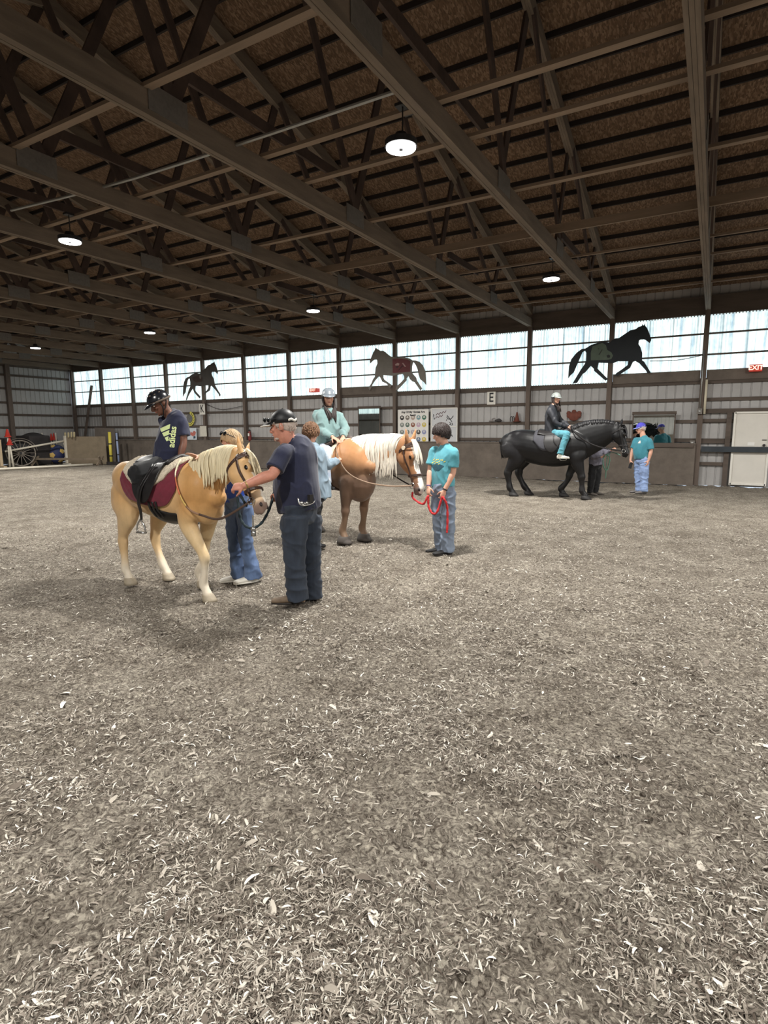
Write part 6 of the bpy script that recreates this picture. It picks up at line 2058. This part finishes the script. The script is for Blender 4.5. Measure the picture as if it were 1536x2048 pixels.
# ---- rider of the black horse
S = Stand(world=bk.w(.12, 0, 0))
Fr = S.dir(.97, -.2)
rid = figure(dict(stand=S, F=Fr, headF=S.dir(.62, -.78, -.06), head=(1112, 797, 0), neck=(1107, 811, 0), hs=1.0, nr=.052, skin='light', label='rider in black jacket and teal jeans on the big black horse', k=.98, voxel=.008,
    torso=[(1104, 872, 0, .19, .16), (1103, 858, 0, .18, .15), (1103, 842, 0, .18, .145), (1104, 826, 0, .19, .13), (1105, 818, 0, .175, .10), (1106, 813, 0, .11, .075), (1107, 809, 0, .068, .062)],
    armR=((1100, 822, -.18), (1112, 846, -.24), (1136, 855, -.14), (1147, 858, -.10)), handR=(S.dir(.1, .2, -.9), -1, (.7, .7, .8, .8)),
    armL=((1110, 821, .18), (1122, 843, .22), (1140, 853, .08), (1150, 857, .04)), handL=(S.dir(.1, -.2, -.9), 1, (.7, .7, .8, .8)),
    pelvis=(1104, 868, 0), legR=((1108, 868, -.16), (1134, 869, -.46), (1120, 909, -.50)), legL=((1112, 867, .14), (1138, 868, .42), (1130, 906, .46)),
    sleeve='long', sleeve_r=.072, cuff=.95, shirt=('jacket', pbr('jacket_black', (40, 42, 48), .6, var=(20, .2))), seed=15.5, fold=.010,
    pants=('jeans', denim('denim_teal', (84, 142, 156), .3), dict(hip_r=.10, knee_r=.078, hem_r=.075, waist=.15, bottom=.0)),
    shoe=('sneaker', M_SHOE_W, M_SOLEW), toeR=S.dir(.95, -.3), toeL=S.dir(.95, .1), shoeL=.28, shoeup=.09, cv=.012))
P = rid
P.helmet(pbr('helmet_silver', (150, 156, 152), .22, metal=.3, spec=.6), pbr('helmet_trim', (60, 62, 66), .5), False)
P.long_hair(M_HAIRK, (P.F * .8 - S.n * .6).normalized(), 200, .22, .05, .10, 8, .011)
st_ = thing('stirrup', P.A((1124, 922, -.44)), 'steel stirrup hanging under the sneaker of the black horse rider', 'stirrup')
b = P.A((1126, 908, -.42))
MB().tube([b, b + Fr * .07 - Z * .07, b + Fr * .07 - Z * .135, b - Fr * .06 - Z * .135, b - Fr * .06 - Z * .07, b], .010, n=6).build('iron', M_STEELB, st_, True)
strap(MB(), [b, bk.surf(.28, 160, .06), bk.surf(.24, 130, .06)], .014, .004, side=bk.f).build('leather', M_LEATHER, st_, True)

# ---- leader behind the black horse
S = Stand(1188, 992)
Fl = S.dir(.75, -.66)
led = figure(dict(stand=S, F=Fl, headF=S.dir(.5, -.85, -.2), head=(1192, 869, .05), neck=(1190, 883, .03), hs=.95, nr=.05, skin='light', label='leader in dark trousers half hidden behind the black horse', k=.92, voxel=.008,
    torso=[(1193, 930, 0, .17, .14), (1192, 915, 0, .17, .14), (1191, 903, 0, .17, .13), (1190, 894, 0, .17, .12), (1190, 889, .02, .15, .09), (1190, 885, .03, .10, .07), (1190, 882, .03, .064, .058)],
    armR=((1177, 893, -.04), (1186, 914, -.14), (1204, 914, -.24), (1212, 910, -.26)), handR=(S.dir(-.2, .5, -.6), -1, (.9, .9, 1, 1)),
    armL=((1204, 893, .04), (1214, 908, -.02), (1222, 900, -.16), (1228, 896, -.2)), handL=(S.dir(-.2, .3, -.8), 1, (.9, .9, 1, 1)),
    pelvis=(1191, 930, 0), legR=((1185, 934, -.04), (1183, 960, -.06), (1180, 983, -.04)), legL=((1196, 934, .05), (1194, 960, .05), (1191, 982, .06)),
    sleeve='long', sleeve_r=.066, shirt=('jacket', pbr('fleece_grey', (120, 118, 130), .95, var=(20, .25))), seed=17.5, fold=.010,
    pants=('trousers', M_BLACKC, dict(hip_r=.098, knee_r=.088, hem_r=.078, waist=.15, bottom=.03)),
    shoe=('boot', pbr('boot_grey', (96, 90, 84), .7), M_SOLE), toeR=S.dir(.8, -.6), toeL=S.dir(.9, -.4), shoeL=.27, shoeup=.085, cv=.012))
led.scalp('hair', M_HAIRK, .014, .05, -.06, 19, 80, .06, .012)

# ---- man in the blue cap
S = Stand(1283, 989)
Fc = S.dir(-.78, -.62)
blu = figure(dict(stand=S, F=Fc, headF=S.dir(-.93, -.32, -.18), head=(1282, 857, 0), neck=(1286, 872, 0), hs=1.05, nr=.06, skin='light', label='man in a blue cap, teal T-shirt and pale jeans standing by the mirror', k=1.04, voxel=.008,
    torso=[(1284, 917, 0, .18, .15), (1283, 907, 0, .185, .175), (1283, 897, 0, .19, .165), (1285, 886, 0, .20, .135), (1286, 879, 0, .185, .10), (1287, 875, 0, .12, .08), (1286, 871, 0, .072, .066)],
    armL=((1299, 882, -.12), (1302, 902, -.12), (1297, 921, -.14), (1295, 929, -.16)), handL=(S.dir(-.7, .4, -.2), -1, (.5, .5, .6, .6)),
    armR=((1272, 881, .10), (1265, 901, .06), (1261, 921, -.04), (1260, 929, -.07)), handR=(S.dir(.6, .3, -.2), 1, (.8, .8, .9, .9)),
    pelvis=(1284, 921, 0), legL=((1289, 925, -.07), (1289, 953, -.07), (1288, 980, -.05)), legR=((1278, 925, .07), (1277, 953, .05), (1279, 979, .06)),
    sleeve='short', sleeve_len=.8, sleeve_r=.068, shirt=('t_shirt', pbr('cotton_teal_deep', (62, 132, 148), .9, var=(30, .12), sheen=.2)), seed=21.5,
    pants=('jeans', M_JEAN_L, dict(hip_r=.105, knee_r=.092, hem_r=.092, waist=.165, fold=.010, bottom=.03)),
    shoe=('shoe', pbr('shoe_grey', (112, 108, 106), .7), M_SOLE), toeL=S.dir(-.85, -.5), toeR=S.dir(-.95, -.2), shoeL=.29, shoeup=.088, cv=.012))
P = blu
P.scalp('hair', M_HAIRW, .007, .03, -.055, 23, 50, .04, .008)
P.cap(pbr('cap_blue', (78, 76, 190), .8, var=(20, .15)), pbr('cap_brim_pale', (124, 134, 204), .7))
tri = [(-.045, -.03), (.045, -.03), (.02, .03), (-.005, .035)]
stick_on(tri, [(0, 1, 2, 3)], P.shirt, P.A((1281, 884, -.1)), Z.cross(Fc), Z, 'shirt_emblem', M_WHITE, P.root, .005)
o = MB().box((0, 0, 0), (.012, .075, .15)).build('mobile_phone', M_BLACK); o.location = P.A((1261, 931, -.10)); o.rotation_euler = (R(12), 0, math.atan2(S.n.y, S.n.x)); tag(o, 'black mobile phone in the hand of the man in the blue cap', 'phone')
# ------------------------------------------------------------------ ropes and small things in hands
def rope(name, pts, r, mat, label, k=6):
    mb = MB(); d = [Vector(q) for q in crom([tuple(p) for p in pts], k)]
    rr = [r * (1 + .18 * math.sin(i * 2.1)) for i in range(len(d))]
    mb.limb([tuple(p) for p in d], rr, n=8, k=2, round_ends=True)
    o = mb.build(name, mat, None, True)
    return tag(o, label, 'rope')


M_ROPE_R = pbr('rope_red', (196, 50, 54), .8, var=(60, .35))
M_ROPE_D = pbr('rope_dark', (38, 52, 58), .8, var=(60, .4))
M_ROPE_G = pbr('rope_green', (92, 128, 112), .8, var=(60, .3))
A = teen.A
hL, hR = A((884, 996, -.20)), A((856, 992, -.13))
chin = ha.hpt(.93, 0, -.10)
rope('lead_rope', [chin, chin + Vector((.02, -.02, -.07)), A((846, 1008, -.1)), hR, A((857, 1012, -.14)), A((864, 1026, -.17)), A((874, 1024, -.2)), hL, A((888, 998, -.24)), A((894, 1012, -.22)), A((895, 1040, -.22)), A((894, 1064, -.22))], .014, M_ROPE_R, 'red lead rope from the chestnut horse to the teenager')
A = man.A
chin = po.hpt(.9, 0, -.10)
rope('lead_rope', [po.hpt(.80, -.02, -.11), A((476, 985, .0)), A((477, 1012, -.05)), A((483, 1042, -.08)), A((500, 1056, -.1)), A((521, 1048, -.08)), A((537, 1022, 0)), A((546, 995, .10)), A((548, 985, .14))], .012, M_ROPE_D, 'dark lead rope looping from the pony to the man in the black cap')
b = po.hpt(.97, 0, -.10)
o = MB().tube([b, b - Z * .05, b - Z * .10], .008, n=6).ell(b - Z * .12, .022).box(b - Z * .16, (.03, .03, .05)).build('rope_snap', M_STEELB, smooth=True); tag(o, 'steel snap hanging below the palomino pony chin', 'snap')
A = led.A
cc = A((1213, 922, -.28)); pts = []
for j in range(40):
    a = 2 * math.pi * j / 13; pts.append(cc + led.S.r * (.07 * math.sin(a) + .012 * math.sin(j)) + Z * (-.02 + (.16 if math.cos(a) > 0 else .20) * math.cos(a)) + led.S.n * (.02 * math.sin(j * 1.7)))
pts += [cc - Z * .25, cc - Z * .40]
rope('lead_rope', [bk.hpt(.92, 0, -.10), A((1226, 905, -.24))] + pts, .011, M_ROPE_G, 'coiled green lead rope in the hand of the leader by the black horse', 2)
